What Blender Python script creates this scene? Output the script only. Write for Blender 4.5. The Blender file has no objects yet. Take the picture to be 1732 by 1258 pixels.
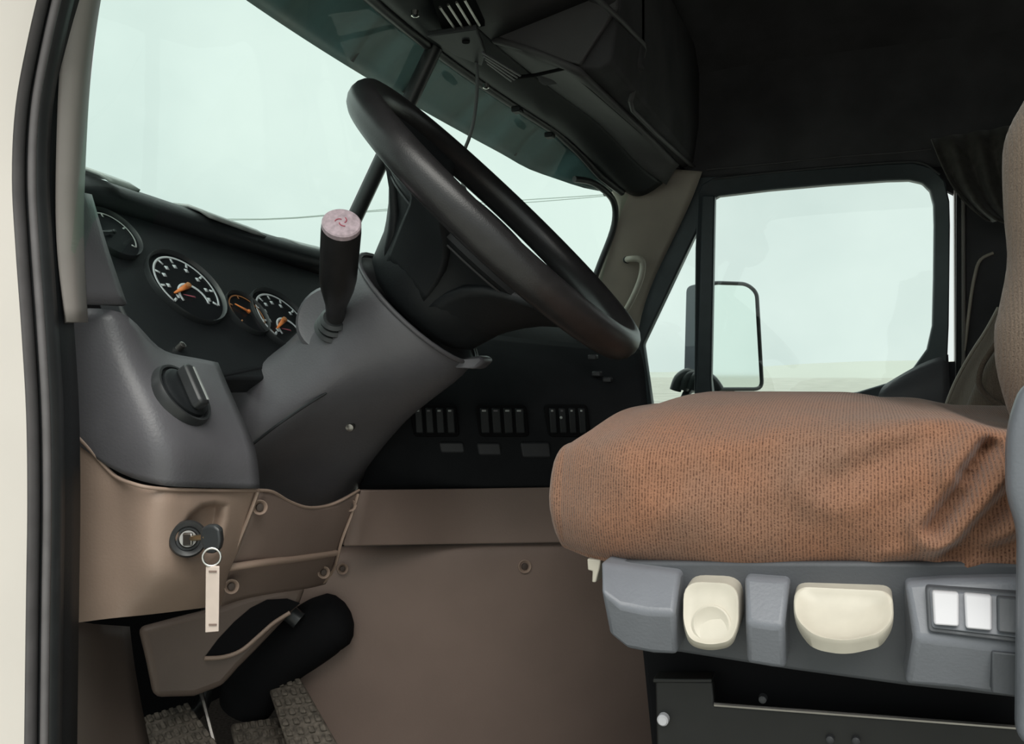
import bpy, bmesh, math, random
from mathutils import Vector, Matrix
random.seed(7)
C = bpy.context.scene.collection
SC = bpy.context.scene

# ---------------------------------------------------------------- camera, sky, light, exposure
CZ = 0.62                      # camera height above the cab floor (the cab floor is z = 0)
YAW = math.radians(22.1)       # turned from straight across the cab (+Y) towards the nose of the truck (-X)
F = 1450.0                     # focal length in pixels of the 1732 x 1258 frame
cam = bpy.data.cameras.new('camera')
cam.sensor_width = 36.0
cam.lens = 36.0 * F / 1732.0
cam.clip_start = 0.02
cam.clip_end = 3000
camo = bpy.data.objects.new('camera', cam)
C.objects.link(camo)
camo.location = (0, 0, CZ)
camo.rotation_euler = (math.pi / 2, 0, YAW)
SC.camera = camo

w = bpy.data.worlds.new('overcast_sky')
SC.world = w
w.use_nodes = True
nt = w.node_tree
nt.nodes.clear()
wo = nt.nodes.new('ShaderNodeOutputWorld')
bg = nt.nodes.new('ShaderNodeBackground')
tc = nt.nodes.new('ShaderNodeTexCoord')
no = nt.nodes.new('ShaderNodeTexNoise')
no.inputs['Scale'].default_value = 3.2
no.inputs['Detail'].default_value = 5
no.inputs['Roughness'].default_value = .5
cr = nt.nodes.new('ShaderNodeValToRGB')
cr.color_ramp.elements[0].position = .36
cr.color_ramp.elements[0].color = (.72, .80, .78, 1)
cr.color_ramp.elements[1].position = .62
cr.color_ramp.elements[1].color = (.86, .93, .90, 1)
nt.links.new(tc.outputs['Generated'], no.inputs['Vector'])
nt.links.new(no.outputs['Fac'], cr.inputs['Fac'])
nt.links.new(cr.outputs['Color'], bg.inputs['Color'])
sx = nt.nodes.new('ShaderNodeSeparateXYZ')
zr = nt.nodes.new('ShaderNodeMapRange')          # an overcast sky is brighter overhead than at the horizon
zr.inputs['From Min'].default_value = .40
zr.inputs['From Max'].default_value = 1.0
zr.inputs['To Min'].default_value = 1.0
zr.inputs['To Max'].default_value = 2.4
nt.links.new(tc.outputs['Generated'], sx.inputs[0])
nt.links.new(sx.outputs['Z'], zr.inputs['Value'])
nt.links.new(zr.outputs['Result'], bg.inputs['Strength'])
nt.links.new(bg.outputs['Background'], wo.inputs['Surface'])

sun = bpy.data.lights.new('veiled_sun', 'SUN')
sun.energy = 2.6
sun.angle = math.radians(50)
sun.color = (1, .95, .88)
suno = bpy.data.objects.new('veiled_sun', sun)
C.objects.link(suno)
suno.rotation_euler = Vector((-.22, .50, -.82)).to_track_quat('-Z', 'Y').to_euler()

vs = SC.view_settings
vs.view_transform = 'Standard'
vs.look = 'None'
vs.gamma = 1
vs.use_curve_mapping = False
vs.exposure = 0.0

# ---------------------------------------------------------------- measuring helpers
FW = Vector((-math.sin(YAW), math.cos(YAW), 0))
RT = Vector((math.cos(YAW), math.sin(YAW), 0))
UP = Vector((0, 0, 1))
EYE = Vector((0, 0, CZ))
def ray(px, py):
    return FW + RT * ((px - 866) / F) + UP * ((629 - py) / F)
def P(px, py, Y=None, X=None, Z=None, pl=None, d=None):
    """where a sight line meets a plane of the cab: Y (across), X (lengthwise), Z (above the eye) or (point, normal)"""
    r = ray(px, py)
    if Y is not None: t = Y / r.y
    elif X is not None: t = X / r.x
    elif Z is not None: t = Z / r.z
    elif d is not None: t = d
    else:
        p, n = pl
        t = (p - EYE).dot(n) / r.dot(n)
    return EYE + r * t
def V(x, y, h):
    return Vector((x, y, h + CZ))

# ---------------------------------------------------------------- materials
def mat(name, col, rough=.5, spec=.5, metal=0, noise=0, nscale=30, bump=0, bscale=400, sheen=0, coat=0):
    m = bpy.data.materials.new(name)
    m.use_nodes = True
    t = m.node_tree
    b = t.nodes['Principled BSDF']
    b.inputs['Base Color'].default_value = (*col, 1)
    b.inputs['Roughness'].default_value = rough
    b.inputs['Metallic'].default_value = metal
    b.inputs['Specular IOR Level'].default_value = spec
    if sheen:
        b.inputs['Sheen Weight'].default_value = sheen
        b.inputs['Sheen Roughness'].default_value = .4
    if coat:
        b.inputs['Coat Weight'].default_value = coat
    co = t.nodes.new('ShaderNodeTexCoord')
    if noise:
        n = t.nodes.new('ShaderNodeTexNoise')
        n.inputs['Scale'].default_value = nscale
        n.inputs['Detail'].default_value = 6
        r = t.nodes.new('ShaderNodeValToRGB')
        r.color_ramp.elements[0].position = .3
        r.color_ramp.elements[1].position = .7
        r.color_ramp.elements[0].color = (*[c * (1 - noise) for c in col], 1)
        r.color_ramp.elements[1].color = (*[min(1, c * (1 + noise)) for c in col], 1)
        t.links.new(co.outputs['Object'], n.inputs['Vector'])
        t.links.new(n.outputs['Fac'], r.inputs['Fac'])
        t.links.new(r.outputs['Color'], b.inputs['Base Color'])
    if bump:
        n2 = t.nodes.new('ShaderNodeTexNoise')
        n2.inputs['Scale'].default_value = bscale
        n2.inputs['Detail'].default_value = 3
        bp = t.nodes.new('ShaderNodeBump')
        bp.inputs['Strength'].default_value = bump
        bp.inputs['Distance'].default_value = .002
        t.links.new(co.outputs['Object'], n2.inputs['Vector'])
        t.links.new(n2.outputs['Fac'], bp.inputs['Height'])
        t.links.new(bp.outputs['Normal'], b.inputs['Normal'])
    return m
M = {}
M['beige'] = mat('beige_plastic', (.355, .257, .205), .42, .4, noise=.06, nscale=14, bump=.12)
M['beige_shaded'] = mat('shaded_beige_plastic', (.235, .172, .146), .5, .35, noise=.06, nscale=10, bump=.12)  # darker copy of beige: dimmer light under the dash put into its colour
M['grey'] = mat('charcoal_grey_plastic', (.12, .117, .128), .38, .45, noise=.08, nscale=18, bump=.15)
M['darkgrey'] = mat('dark_grey_plastic', (.04, .041, .045), .5, .4, noise=.1, nscale=18, bump=.12)
M['black'] = mat('black_plastic', (.014, .016, .018), .5, .35, noise=.1, bump=.1)
M['matte'] = mat('matte_black_plastic', (.014, .015, .017), .85, .2, noise=.1, bump=.1)
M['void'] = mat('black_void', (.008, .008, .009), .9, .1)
M['rubber'] = mat('black_rubber', (.032, .034, .036), .38, .5, noise=.12, nscale=40)
M['rubberlite'] = mat('pale_rubber', (.13, .122, .125), .5, .4, noise=.12, nscale=40)  # lighter grey than the other rubber
M['wheel'] = mat('black_wheel_leather', (.022, .021, .022), .33, .5, noise=.15, nscale=60, bump=.1, bscale=700)
M['cream'] = mat('cream_paint', (.60, .555, .515), .35, .4, noise=.03, nscale=8, coat=.2)
M['lever'] = mat('ivory_plastic', (.53, .49, .415), .4, .4, noise=.05, nscale=60)
M['white'] = mat('white_plastic', (.56, .55, .58), .4, .4, noise=.02)
M['seatgrey'] = mat('blue_grey_plastic', (.16, .168, .19), .38, .4, noise=.06, nscale=25, bump=.12)
M['seatdark'] = mat('dark_blue_grey_plastic', (.075, .079, .088), .5, .35, noise=.06, nscale=25, bump=.12)
M['metalblk'] = mat('black_painted_steel', (.009, .009, .009), .5, .45, noise=.15, nscale=50)
M['chrome'] = mat('bright_metal', (.75, .73, .70), .18, .5, metal=1)
M['dullmetal'] = mat('dull_steel', (.42, .40, .38), .35, .5, metal=1, noise=.1)
M['brass'] = mat('brass', (.55, .42, .25), .35, .5, metal=1)
M['tag'] = mat('pinkish_white_strap', (.62, .52, .46), .6, .3, noise=.05, nscale=80)
M['trimlight'] = mat('warm_grey_trim', (.27, .245, .23), .5, .35, noise=.06, nscale=20)
M['headliner'] = mat('dark_headliner_cloth', (.085, .083, .088), .95, .15, noise=.2, nscale=7, bump=.2, bscale=300)
M['console'] = mat('overhead_grey_plastic', (.10, .096, .10), .6, .35, noise=.08, nscale=12, bump=.1)
M['carpet'] = mat('dark_floor_carpet', (.035, .03, .026), .95, .1, noise=.4, nscale=200, bump=.4, bscale=500)
M['brown'] = mat('deep_shaded_beige_plastic', (.14, .104, .086), .5, .35, noise=.08, nscale=12, bump=.12)  # the dash beige again, with under-dash shade put into the colour
M['kick'] = mat('brown_kick_panel', (.075, .056, .047), .6, .3, noise=.1, nscale=12)
M['curtain'] = mat('grey_curtain_cloth', (.085, .08, .072), .95, .1, noise=.2, nscale=60, sheen=.3)
M['pillar'] = mat('grey_beige_pillar_trim', (.52, .46, .39), .55, .3, noise=.06, nscale=15)
M['dial'] = mat('black_dial', (.01, .011, .013), .25, .5)
M['dialmark'] = mat('dial_white_print', (.62, .66, .68), .5, .3)
M['needle'] = mat('orange_needle', (.75, .22, .05), .5, .3)
M['amber'] = mat('amber_dial_print', (.45, .2, .08), .5, .3)
M['bezel'] = mat('dial_bezel', (.025, .028, .03), .35, .5)
M['pinkcap'] = mat('pinkish_printed_cap', (.50, .40, .44), .5, .3, noise=.25, nscale=160)
M['redprint'] = mat('red_print', (.45, .10, .14), .6, .2)
M['frame'] = mat('hazed_window_frame', (.05, .062, .07), .4, .5, noise=.1)  # black frame lightened: the haze by the window is put into its colour
M['bounce_cut_ground'] = mat('added_dark_ground', (.05, .047, .045), .95, .1, noise=.5, nscale=9)
M['palegrey'] = mat('light_grey_plastic', (.38, .40, .39), .4, .5, noise=.2, nscale=60)
M['dome'] = mat('yellowed_lamp_lens', (.30, .24, .14), .4, .5, noise=.15)
M['wire'] = mat('power_cable', (.32, .36, .35), .7, .2)
M['pedal'] = mat('worn_pedal_rubber', (.10, .085, .07), .7, .3, noise=.5, nscale=150, bump=.6, bscale=220)
M['ground'] = mat('dry_pale_field', (.33, .33, .30), .95, .1, noise=.15, nscale=.4)
M['hill'] = mat('hazy_pale_rise', (.36, .37, .34), .95, .1, noise=.06, nscale=.02)
M['mirror'] = mat('mirror_glass', (.86, .93, .90), .04, .5, metal=1)
M['mirrorback'] = mat('mirror_housing_grey', (.25, .27, .31), .5, .4)
M['cordm'] = mat('grey_cord', (.14, .15, .15), .5, .4)

def glass_mat(name, tint, gloss):
    m = bpy.data.materials.new(name)
    m.use_nodes = True
    t = m.node_tree
    t.nodes.clear()
    o = t.nodes.new('ShaderNodeOutputMaterial')
    tr = t.nodes.new('ShaderNodeBsdfTransparent')
    tr.inputs['Color'].default_value = (*tint, 1)
    gl = t.nodes.new('ShaderNodeBsdfGlossy')
    gl.inputs['Roughness'].default_value = .01
    mx = t.nodes.new('ShaderNodeMixShader')
    mx.inputs['Fac'].default_value = gloss
    t.links.new(tr.outputs[0], mx.inputs[1])
    t.links.new(gl.outputs[0], mx.inputs[2])
    t.links.new(mx.outputs[0], o.inputs['Surface'])
    return m
M['glass'] = glass_mat('green_tinted_glass', (.885, 1.0, .945), .035)
M['glass_side'] = glass_mat('pale_side_glass', (.955, 1.0, .98), .03)
M['lens'] = glass_mat('clear_gauge_lens', (.95, .97, .97), .05)

def smoke_mat():
    m = bpy.data.materials.new('smoked_visor_acrylic')
    m.use_nodes = True
    t = m.node_tree
    t.nodes.clear()
    o = t.nodes.new('ShaderNodeOutputMaterial')
    tr = t.nodes.new('ShaderNodeBsdfTransparent')
    tr.inputs['Color'].default_value = (.34, .46, .46, 1)
    df = t.nodes.new('ShaderNodeBsdfPrincipled')
    df.inputs['Base Color'].default_value = (.11, .17, .175, 1)
    df.inputs['Roughness'].default_value = .3
    n = t.nodes.new('ShaderNodeTexNoise')
    n.inputs['Scale'].default_value = 5
    co = t.nodes.new('ShaderNodeTexCoord')
    mp = t.nodes.new('ShaderNodeMapping')
    mp.inputs['Scale'].default_value = (.3, 2.4, .3)
    r = t.nodes.new('ShaderNodeMapRange')
    r.inputs['From Min'].default_value = .35
    r.inputs['From Max'].default_value = .65
    r.inputs['To Min'].default_value = .66
    r.inputs['To Max'].default_value = .90
    mx = t.nodes.new('ShaderNodeMixShader')
    t.links.new(co.outputs['Object'], mp.inputs['Vector'])
    t.links.new(mp.outputs['Vector'], n.inputs['Vector'])
    t.links.new(n.outputs['Fac'], r.inputs['Value'])
    t.links.new(r.outputs['Result'], mx.inputs['Fac'])
    t.links.new(tr.outputs[0], mx.inputs[1])
    t.links.new(df.outputs[0], mx.inputs[2])
    t.links.new(mx.outputs[0], o.inputs['Surface'])
    return m
M['smoke'] = smoke_mat()

def fabric_mat(name, warm, dark, grey, ribs=True):
    m = bpy.data.materials.new(name)
    m.use_nodes = True
    t = m.node_tree
    b = t.nodes['Principled BSDF']
    b.inputs['Roughness'].default_value = .9
    b.inputs['Specular IOR Level'].default_value = .15
    b.inputs['Sheen Weight'].default_value = .25
    b.inputs['Sheen Roughness'].default_value = .45
    co = t.nodes.new('ShaderNodeTexCoord')
    def noise(scale, detail=4, vec=None):
        n = t.nodes.new('ShaderNodeTexNoise')
        n.inputs['Scale'].default_value = scale
        n.inputs['Detail'].default_value = detail
        t.links.new((vec or co.outputs['Object']), n.inputs['Vector'])
        return n.outputs['Fac']
    def ramp(f, a, c):
        r = t.nodes.new('ShaderNodeMapRange')
        r.inputs['From Min'].default_value = a
        r.inputs['From Max'].default_value = c
        t.links.new(f, r.inputs['Value'])
        return r.outputs['Result']
    def mix(f, c1, c2, mode='MIX'):
        x = t.nodes.new('ShaderNodeMix')
        x.data_type = 'RGBA'
        x.blend_type = mode
        for s, v in (('Factor', f), ('A', c1), ('B', c2)):
            sk = [q for q in x.inputs if q.name == s and (q.type == ('VALUE' if s == 'Factor' else 'RGBA'))][0]
            if isinstance(v, tuple): sk.default_value = (*v, 1)
            elif isinstance(v, (int, float)): sk.default_value = v
            else: t.links.new(v, sk)
        return [q for q in x.outputs if q.type == 'RGBA'][0]
    big = ramp(noise(14, 4), .30, .72)
    base = mix(big, warm, grey)
    wv = t.nodes.new('ShaderNodeTexWave')
    wv.wave_type = 'BANDS'
    wv.bands_direction = 'X'
    wv.inputs['Scale'].default_value = 128
    wv.inputs['Distortion'].default_value = 1.2
    wv.inputs['Detail'].default_value = 2
    t.links.new(co.outputs['Object'], wv.inputs['Vector'])
    speck = ramp(noise(700, 2), .34, .70)
    mul = t.nodes.new('ShaderNodeMath')
    mul.operation = 'MULTIPLY'
    t.links.new(wv.outputs['Fac'], mul.inputs[0])
    t.links.new(speck, mul.inputs[1])
    col = mix(mul.outputs[0] if ribs else speck, base, dark)
    t.links.new(col, b.inputs['Base Color'])
    bp = t.nodes.new('ShaderNodeBump')
    bp.inputs['Strength'].default_value = .5
    bp.inputs['Distance'].default_value = .0012
    t.links.new(mul.outputs[0], bp.inputs['Height'])
    bp.invert = True
    t.links.new(bp.outputs['Normal'], b.inputs['Normal'])
    return m
M['fabric'] = fabric_mat('brown_ribbed_seat_cloth', (.315, .15, .088), (.07, .030, .019), (.25, .145, .10))
M['fabric2'] = fabric_mat('grey_brown_seat_cloth', (.26, .20, .155), (.17, .125, .095), (.23, .175, .14), False)

# ---------------------------------------------------------------- object helpers
def props(o, label=None, cat=None, group=None, kind=None):
    if label: o['label'] = label
    if cat: o['category'] = cat
    if group: o['group'] = group
    if kind: o['kind'] = kind
    return o
def thing(name, label, cat, loc, group=None, kind=None):
    o = bpy.data.objects.new(name, None)
    o.empty_display_size = .05
    C.objects.link(o)
    o.location = loc
    return props(o, label, cat, group, kind)
def worldloc(o):
    l = Vector(o.location)
    while o.parent:
        o = o.parent
        l += Vector(o.location)
    return l
def build(name, vs_, fs, m, parent=None, smooth=35, bevel=0, seg=2, sub=0, solid=0, soff=-1, label=None):
    me = bpy.data.meshes.new(name)
    me.from_pydata([tuple(v) for v in vs_], [], fs)
    bm = bmesh.new()
    bm.from_mesh(me)
    bmesh.ops.remove_doubles(bm, verts=bm.verts, dist=1e-6)
    bmesh.ops.recalc_face_normals(bm, faces=bm.faces)
    bm.to_mesh(me)
    bm.free()
    # local coordinates around the part's own centre
    n = len(me.vertices)
    c = sum((v.co for v in me.vertices), Vector()) / max(n, 1)
    for v in me.vertices: v.co -= c
    me.materials.append(m)
    for p in me.polygons: p.use_smooth = True
    if smooth: me.set_sharp_from_angle(angle=math.radians(smooth))
    o = bpy.data.objects.new(name, me)
    C.objects.link(o)
    o.location = c
    if parent:
        o.parent = parent
        o.location = c - worldloc(parent)
    if sub:
        s = o.modifiers.new('sub', 'SUBSURF')
        s.levels = s.render_levels = sub
        s.boundary_smooth = 'PRESERVE_CORNERS'
    if solid:
        s = o.modifiers.new('solid', 'SOLIDIFY')
        s.thickness = solid
        s.offset = soff
    if bevel:
        b = o.modifiers.new('bevel', 'BEVEL')
        b.width = bevel
        b.segments = seg
        b.limit_method = 'ANGLE'
        b.angle_limit = math.radians(30)
        b.harden_normals = False
    if label: o['label'] = label
    return o
def catmull(pts, n, closed=False):
    pts = [Vector(p) for p in pts]
    L = len(pts)
    out = []
    segs = L if closed else L - 1
    for i in range(n):
        t = i / n * segs if closed else i / (n - 1) * segs
        k = min(int(t), segs - 1)
        f = t - k
        if closed: a, b, c, d = (pts[(k + j - 1) % L] for j in range(4))
        else: a, b, c, d = pts[max(k - 1, 0)], pts[k], pts[min(k + 1, L - 1)], pts[min(k + 2, L - 1)]
        out.append(.5 * ((2 * b) + (c - a) * f + (2 * a - 5 * b + 4 * c - d) * f * f + (3 * b - a - 3 * c + d) * f ** 3))
    return out
def loft_data(secs, caps=True, closed_u=True):
    n = len(secs[0])
    vs_, fs = [], []
    for s in secs: vs_ += s
    for i in range(len(secs) - 1):
        for j in range(n if closed_u else n - 1):
            k = (j + 1) % n
            fs.append((i * n + j, i * n + k, (i + 1) * n + k, (i + 1) * n + j))
    if caps and closed_u:
        fs.append(tuple(range(n))[::-1])
        fs.append(tuple((len(secs) - 1) * n + j for j in range(n)))
    return vs_, fs
def loft(name, secs, m, parent=None, caps=True, closed_u=True, **k):
    a, b = loft_data(secs, caps, closed_u)
    return build(name, a, b, m, parent, **k)
def grid(name, rows, m, parent=None, **k):
    """a sheet through rows of points, given its own thickness"""
    k.setdefault('solid', .006)
    k.setdefault('sub', 2)
    k.setdefault('soff', 0)
    a, b = loft_data(rows, False, False)
    return build(name, a, b, m, parent, smooth=0, **k)
def circle(c, n, r, k=24, u=None, ph=0):
    n = Vector(n).normalized()
    if u is None:
        u = n.orthogonal()
    u = (Vector(u) - n * Vector(u).dot(n)).normalized()
    v = n.cross(u)
    return [Vector(c) + (u * math.cos(ph + i / k * math.tau) + v * math.sin(ph + i / k * math.tau)) * r for i in range(k)]
def lathe(name, c, n, prof, m, parent=None, k=32, sx=1.0, u=None, **kw):
    """prof: (distance along n, radius)"""
    n = Vector(n).normalized()
    secs = [circle(Vector(c) + n * t, n, max(r, 1e-5), k, u) for t, r in prof]
    a, b = loft_data(secs, True)
    return build(name, a, b, m, parent, **kw)
def tube_data(pts, r, k=10, smooth=0, closed=False, flat=None):
    pts = [Vector(p) for p in pts]
    if smooth:
        if isinstance(r, (list, tuple)):
            q = catmull([(*p, 0) if False else p for p in pts], smooth, closed)
            rr = [v.x for v in catmull([Vector((x, 0, 0)) for x in r], smooth, closed)]
            r = rr
        else: q = catmull(pts, smooth, closed)
        pts = q
    n = len(pts)
    if not isinstance(r, (list, tuple)): r = [r] * n
    secs = []
    ref = None
    for i in range(n):
        if closed: t = pts[(i + 1) % n] - pts[i - 1]
        else: t = pts[min(i + 1, n - 1)] - pts[max(i - 1, 0)]
        t.normalize()
        if ref is None: ref = (flat if flat else t.orthogonal()).copy()
        u = (ref - t * ref.dot(t)).normalized()
        ref = u
        v = t.cross(u)
        secs.append([pts[i] + (u * math.cos(j / k * math.tau) + v * math.sin(j / k * math.tau)) * r[i] for j in range(k)])
    if closed: secs.append(secs[0])
    return loft_data(secs, not closed)
def tube(name, pts, r, m, parent=None, k=10, sm=0, closed=False, **kw):
    a, b = tube_data(pts, r, k, sm, closed)
    return build(name, a, b, m, parent, smooth=50, **kw)
def join(*parts):
    vs_, fs = [], []
    for a, b in parts:
        o = len(vs_)
        vs_ += a
        fs += [tuple(i + o for i in f) for f in b]
    return vs_, fs
def prism_data(pts, vec):
    n = len(pts)
    vs_ = [Vector(p) for p in pts] + [Vector(p) + Vector(vec) for p in pts]
    fs = [tuple(range(n)), tuple(range(2 * n - 1, n - 1, -1))]
    for i in range(n):
        j = (i + 1) % n
        fs.append((i, i + n, j + n, j))
    return vs_, fs
def prism(name, pts, vec, m, parent=None, bevel=.002, seg=2, **kw):
    a, b = prism_data(pts, vec)
    return build(name, a, b, m, parent, bevel=bevel, seg=seg, **kw)
def box_data(c, s, R=None):
    c = Vector(c)
    x, y, z = [q / 2 for q in s]
    vs_ = [Vector((a, b, d)) for a in (-x, x) for b in (-y, y) for d in (-z, z)]
    if R: vs_ = [R @ v for v in vs_]
    return [c + v for v in vs_], [(0, 1, 3, 2), (4, 6, 7, 5), (0, 4, 5, 1), (2, 3, 7, 6), (0, 2, 6, 4), (1, 5, 7, 3)]
def box(name, c, s, m, parent=None, bevel=.003, R=None, **kw):
    a, b = box_data(c, s, R)
    return build(name, a, b, m, parent, bevel=bevel, **kw)
def px_poly(pts, **k):
    return [P(x, y, **k) for x, y in pts]
def round_poly(pts, r, seg=5):
    """round the corners of a 2-D polygon"""
    out = []
    n = len(pts)
    for i in range(n):
        a, b, c = Vector(pts[i - 1]), Vector(pts[i]), Vector(pts[(i + 1) % n])
        rr = min(r, (a - b).length * .45, (c - b).length * .45)
        p, q = b + (a - b).normalized() * rr, b + (c - b).normalized() * rr
        for s in range(seg + 1):
            t = s / seg
            out.append(tuple((1 - t) ** 2 * p + 2 * t * (1 - t) * b + t * t * q))
    return out
def lerp(a, b, t): return a + (b - a) * t
def interp(x, xs, ys):
    if x <= xs[0]: return ys[0]
    for i in range(len(xs) - 1):
        if x <= xs[i + 1]:
            f = (x - xs[i]) / (xs[i + 1] - xs[i])
            f = f * f * (3 - 2 * f)
            return lerp(ys[i], ys[i + 1], f)
    return ys[-1]

# ================================================================ THE SETTING
YD, YP = .50, 2.36          # driver's door plane, passenger wall plane
# ground and far rise
gz = -1.2
g = build('ground', [(-400, -60, gz), (400, -60, gz), (400, 900, gz), (-400, 900, gz)], [(0, 1, 2, 3)], M['ground'], solid=.2)
props(g, 'pale dry field outside, seen through the passenger window', 'ground', kind='structure')
hs = []
for i in range(41):
    x = -300 + i * 15
    hh = 1.6 + 4.5 * max(0, (x + 60) / 200) + 1.0 * math.sin(i * .7)
    hs.append([Vector((x, 250, gz - 1)), Vector((x, 270, gz + hh + 1.0)), Vector((x, 320, gz + hh * 1.1 + 1.0)), Vector((x, 380, gz - 1))])
hl = loft('hill', hs, M['hill'], closed_u=False, caps=False, smooth=0)
props(hl, 'low pale rise on the horizon beyond the field', 'hill', kind='structure')

gl = build('ground', [(-60, -40, gz + .01), (60, -40, gz + .01), (60, 14, gz + .01), (-60, 14, gz + .01)], [(0, 1, 2, 3)], M['bounce_cut_ground'])  # unseen dark patch added so less light bounces up under the dash
props(gl, 'unseen dark ground patch added under the truck to cut bounced light', 'ground', kind='structure')
def ws(Y, s):
    """windshield surface: s = 0 at the dash, 1 at the header"""
    u = (Y - 1.425) / .85
    hb, ht = .10, .61 - .085 * u * u - .058 * max(0, min(1, (u - .60) / .26)) ** 1.5
    xb, xt = -1.035 + .38 * u * u, -.745 + .185 * u * u
    return V(lerp(xb, xt, s), Y, lerp(hb, ht, s))

# floor, firewall, rear wall, ceiling
def struct(o, label, cat):
    return props(o, label, cat, kind='structure')
struct(box('floor', (-.1, 1.43, -.02), (2.1, 1.86, .04), M['carpet'], bevel=0), 'dark carpeted cab floor below the pedals', 'floor')
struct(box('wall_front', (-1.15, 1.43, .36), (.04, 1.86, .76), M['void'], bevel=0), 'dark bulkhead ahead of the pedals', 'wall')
struct(box('wall_rear', (.97, 1.43, .85), (.04, 1.86, 1.74), M['headliner'], bevel=0), 'dark padded rear wall of the cab', 'wall')
# ceiling: shallow dome with a padded roll against the passenger wall
rows = [[V(ws(y, 1).x + .01, y, ws(y, 1).z - CZ + .035) for y in (.46, .55, .8, 1.43, 2.0, 2.25, 2.37)]]
for x in (-.80, -.55, -.3, 0, .4, .95):
    r = []
    for y, h in ((.46, .74), (.55, .86), (.8, .96), (1.43, 1.0), (2.0, .97), (2.25, .9), (2.37, .78)):
        r.append(V(x, y, h - (.12 if x < -.6 else .03 if x < -.4 else 0)))
    rows.append(r)
struct(grid('ceiling', rows, M['headliner'], solid=.02), 'dark padded cloth headliner over the cab', 'ceiling')

# ---- windshield: swept and raked, two panes with a centre bar
win = thing('window_1', 'wide raked split windshield with a black centre bar', 'windshield', V(-1.03, 1.425, .10), kind='structure')
for ya, yb in ((.515, 1.415), (1.435, 2.30)):
    grid('pane', [[ws(lerp(ya, yb, i / 12), s / 6) for i in range(13)] for s in range(7)], M['glass'], win, solid=0, sub=0)
tube('centre_bar', [ws(1.425, s / 8) + Vector((.012, 0, -.004)) for s in range(9)], .0155, M['rubber'], win, k=8)
# lower and upper rubber gasket
gk = [ws(y, 1.0) + Vector((.004, 0, -.004)) for y in [.51 + i * .0895 for i in range(20)]]
tube('gasket', gk, .011, M['rubber'], win, k=8)
# passenger-side gasket with its rounded upper corner
def wp(px, py):
    """a sight line's meeting with the windshield's outer (passenger) part, found by walking along it"""
    best, bt = None, 9
    for i in range(200):
        Y = 1.5 + i * .004
        for s in range(0, 41):
            p = ws(Y, s / 40)
            v = p - EYE
            d = v.dot(FW)
            x, y = 866 + F * v.dot(RT) / d, 629 - F * v.z / d
            e = (x - px) ** 2 + (y - py) ** 2
            if best is None or e < best: best, bt = e, p
    return bt
corner = [wp(*q) for q in ((972, 303), (998, 309), (1020, 319), (1036, 338), (1041, 362), (1034, 395), (1016, 445), (1000, 490))]
tube('corner_gasket', corner, .0085, M['rubber'], win, k=8, sm=28)

# outside sun visor above the windshield
vis = thing('sun_visor', 'smoky blue-green exterior visor running along the windshield top', 'sun visor', ws(1.425, 1) + Vector((-.06, 0, .02)))
vr = []
for k, (dx, dz) in enumerate(((.004, .014), (-.05, -.018), (-.10, -.062))):
    r = []
    for i in range(25):
        Y = .55 + i * (1.67 / 24)
        tp = 1 if Y < 2.0 else max(.12, 1 - (Y - 2.0) / .24)
        r.append(ws(Y, 1.0) + Vector((-.022 + dx * tp, 0, .01 + dz * tp)))
    vr.append(r)
grid('visor_blade', vr, M['smoke'], vis, solid=.004, sub=1)
for y in (.9, 1.33, 1.52, 1.95):
    p = ws(y, 1)
    tube('bracket', [p + Vector((-.03, 0, .03)), p + Vector((-.075, 0, .0)), p + Vector((-.112, 0, -.045))], .005, M['rubber'], vis, k=6)

# ---- driver's doorway: painted pillar, rubber seals and trim that edge the frame's left side
jam = thing('door_1', "driver's open doorway with cream pillar and black rubber seals", 'doorway', V(-.62, .5, -.6), kind='structure')
path = [(520, -1230), (400, -1040), (300, -760), (215, -470), (150, -240), (112, -60), (84, 60), (62, 180), (56, 300), (62, 420), (72, 560), (80, 700), (82, 850), (80, 1000), (78, 1150), (76, 1320)]
def jpts(dx, Y): return [P(x + dx, y, Y=Y) for x, y in path]
def band(name, dx0, dx1, Y0, Y1, m, thick=.012, mid=None):
    a, b = catmull(jpts(dx0, Y0), 76), catmull(jpts(dx1, Y1), 76)
    c = [(p + q) / 2 + Vector((.003, -.004, 0)) for p, q in zip(a, b)]
    return loft(name, [[p, q, r, r + Vector((-.03, .01, 0)), p + Vector((-.03, .01, 0))] for p, q, r in zip(a, c, b)], m, jam, smooth=60)
# cream body side ahead of the opening
a = catmull(jpts(-36, .478), 76)
def fwd(p): return lerp(.06, 1.2, max(0, min(1, (CZ + .13 - p.z) / .06)))
loft('outer_panel', [[p, p + Vector((-.012, -.006, 0)), p + Vector((-.05, -.012, 0)), p + Vector((-fwd(p), -.012 - .015 * fwd(p), 0)), p + Vector((-fwd(p), .02, 0)), p + Vector((-.02, .02, 0))] for p in a], M['cream'], jam, smooth=60)
band('outer_seal', -38, -14, .478, .492, M['rubberlite'])
band('seal_groove', -15, 4, .494, .502, M['rubber'])
tube('seal_bead', catmull(jpts(-2, .492), 80), .0032, M['rubberlite'], jam, k=8)
band('inner_seal', 2, 28, .500, .515, M['rubber'])
band('seal_return', 26, 54, .517, .545, M['black'])
# warm grey pillar trim behind the seal (stops above the lower dash)
tp = [(600, -1230, 20), (472, -1040, 20), (366, -760, 20), (278, -470, 20), (212, -240, 20), (172, -60, 20), (155, 40, 20), (143, 140, 18), (137, 260, 17), (133, 360, 16), (135, 450, 15), (141, 545, 11)]
rows = []
for x, y, wd in tp:
    rows.append([P(x - 2 * wd - 8, y, Y=.522), P(x - wd, y, Y=.530), P(x - 3, y, Y=.545), P(x + 2, y, Y=.562)])
grid('pillar_trim', rows, M['trimlight'], jam, solid=.006)

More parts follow.
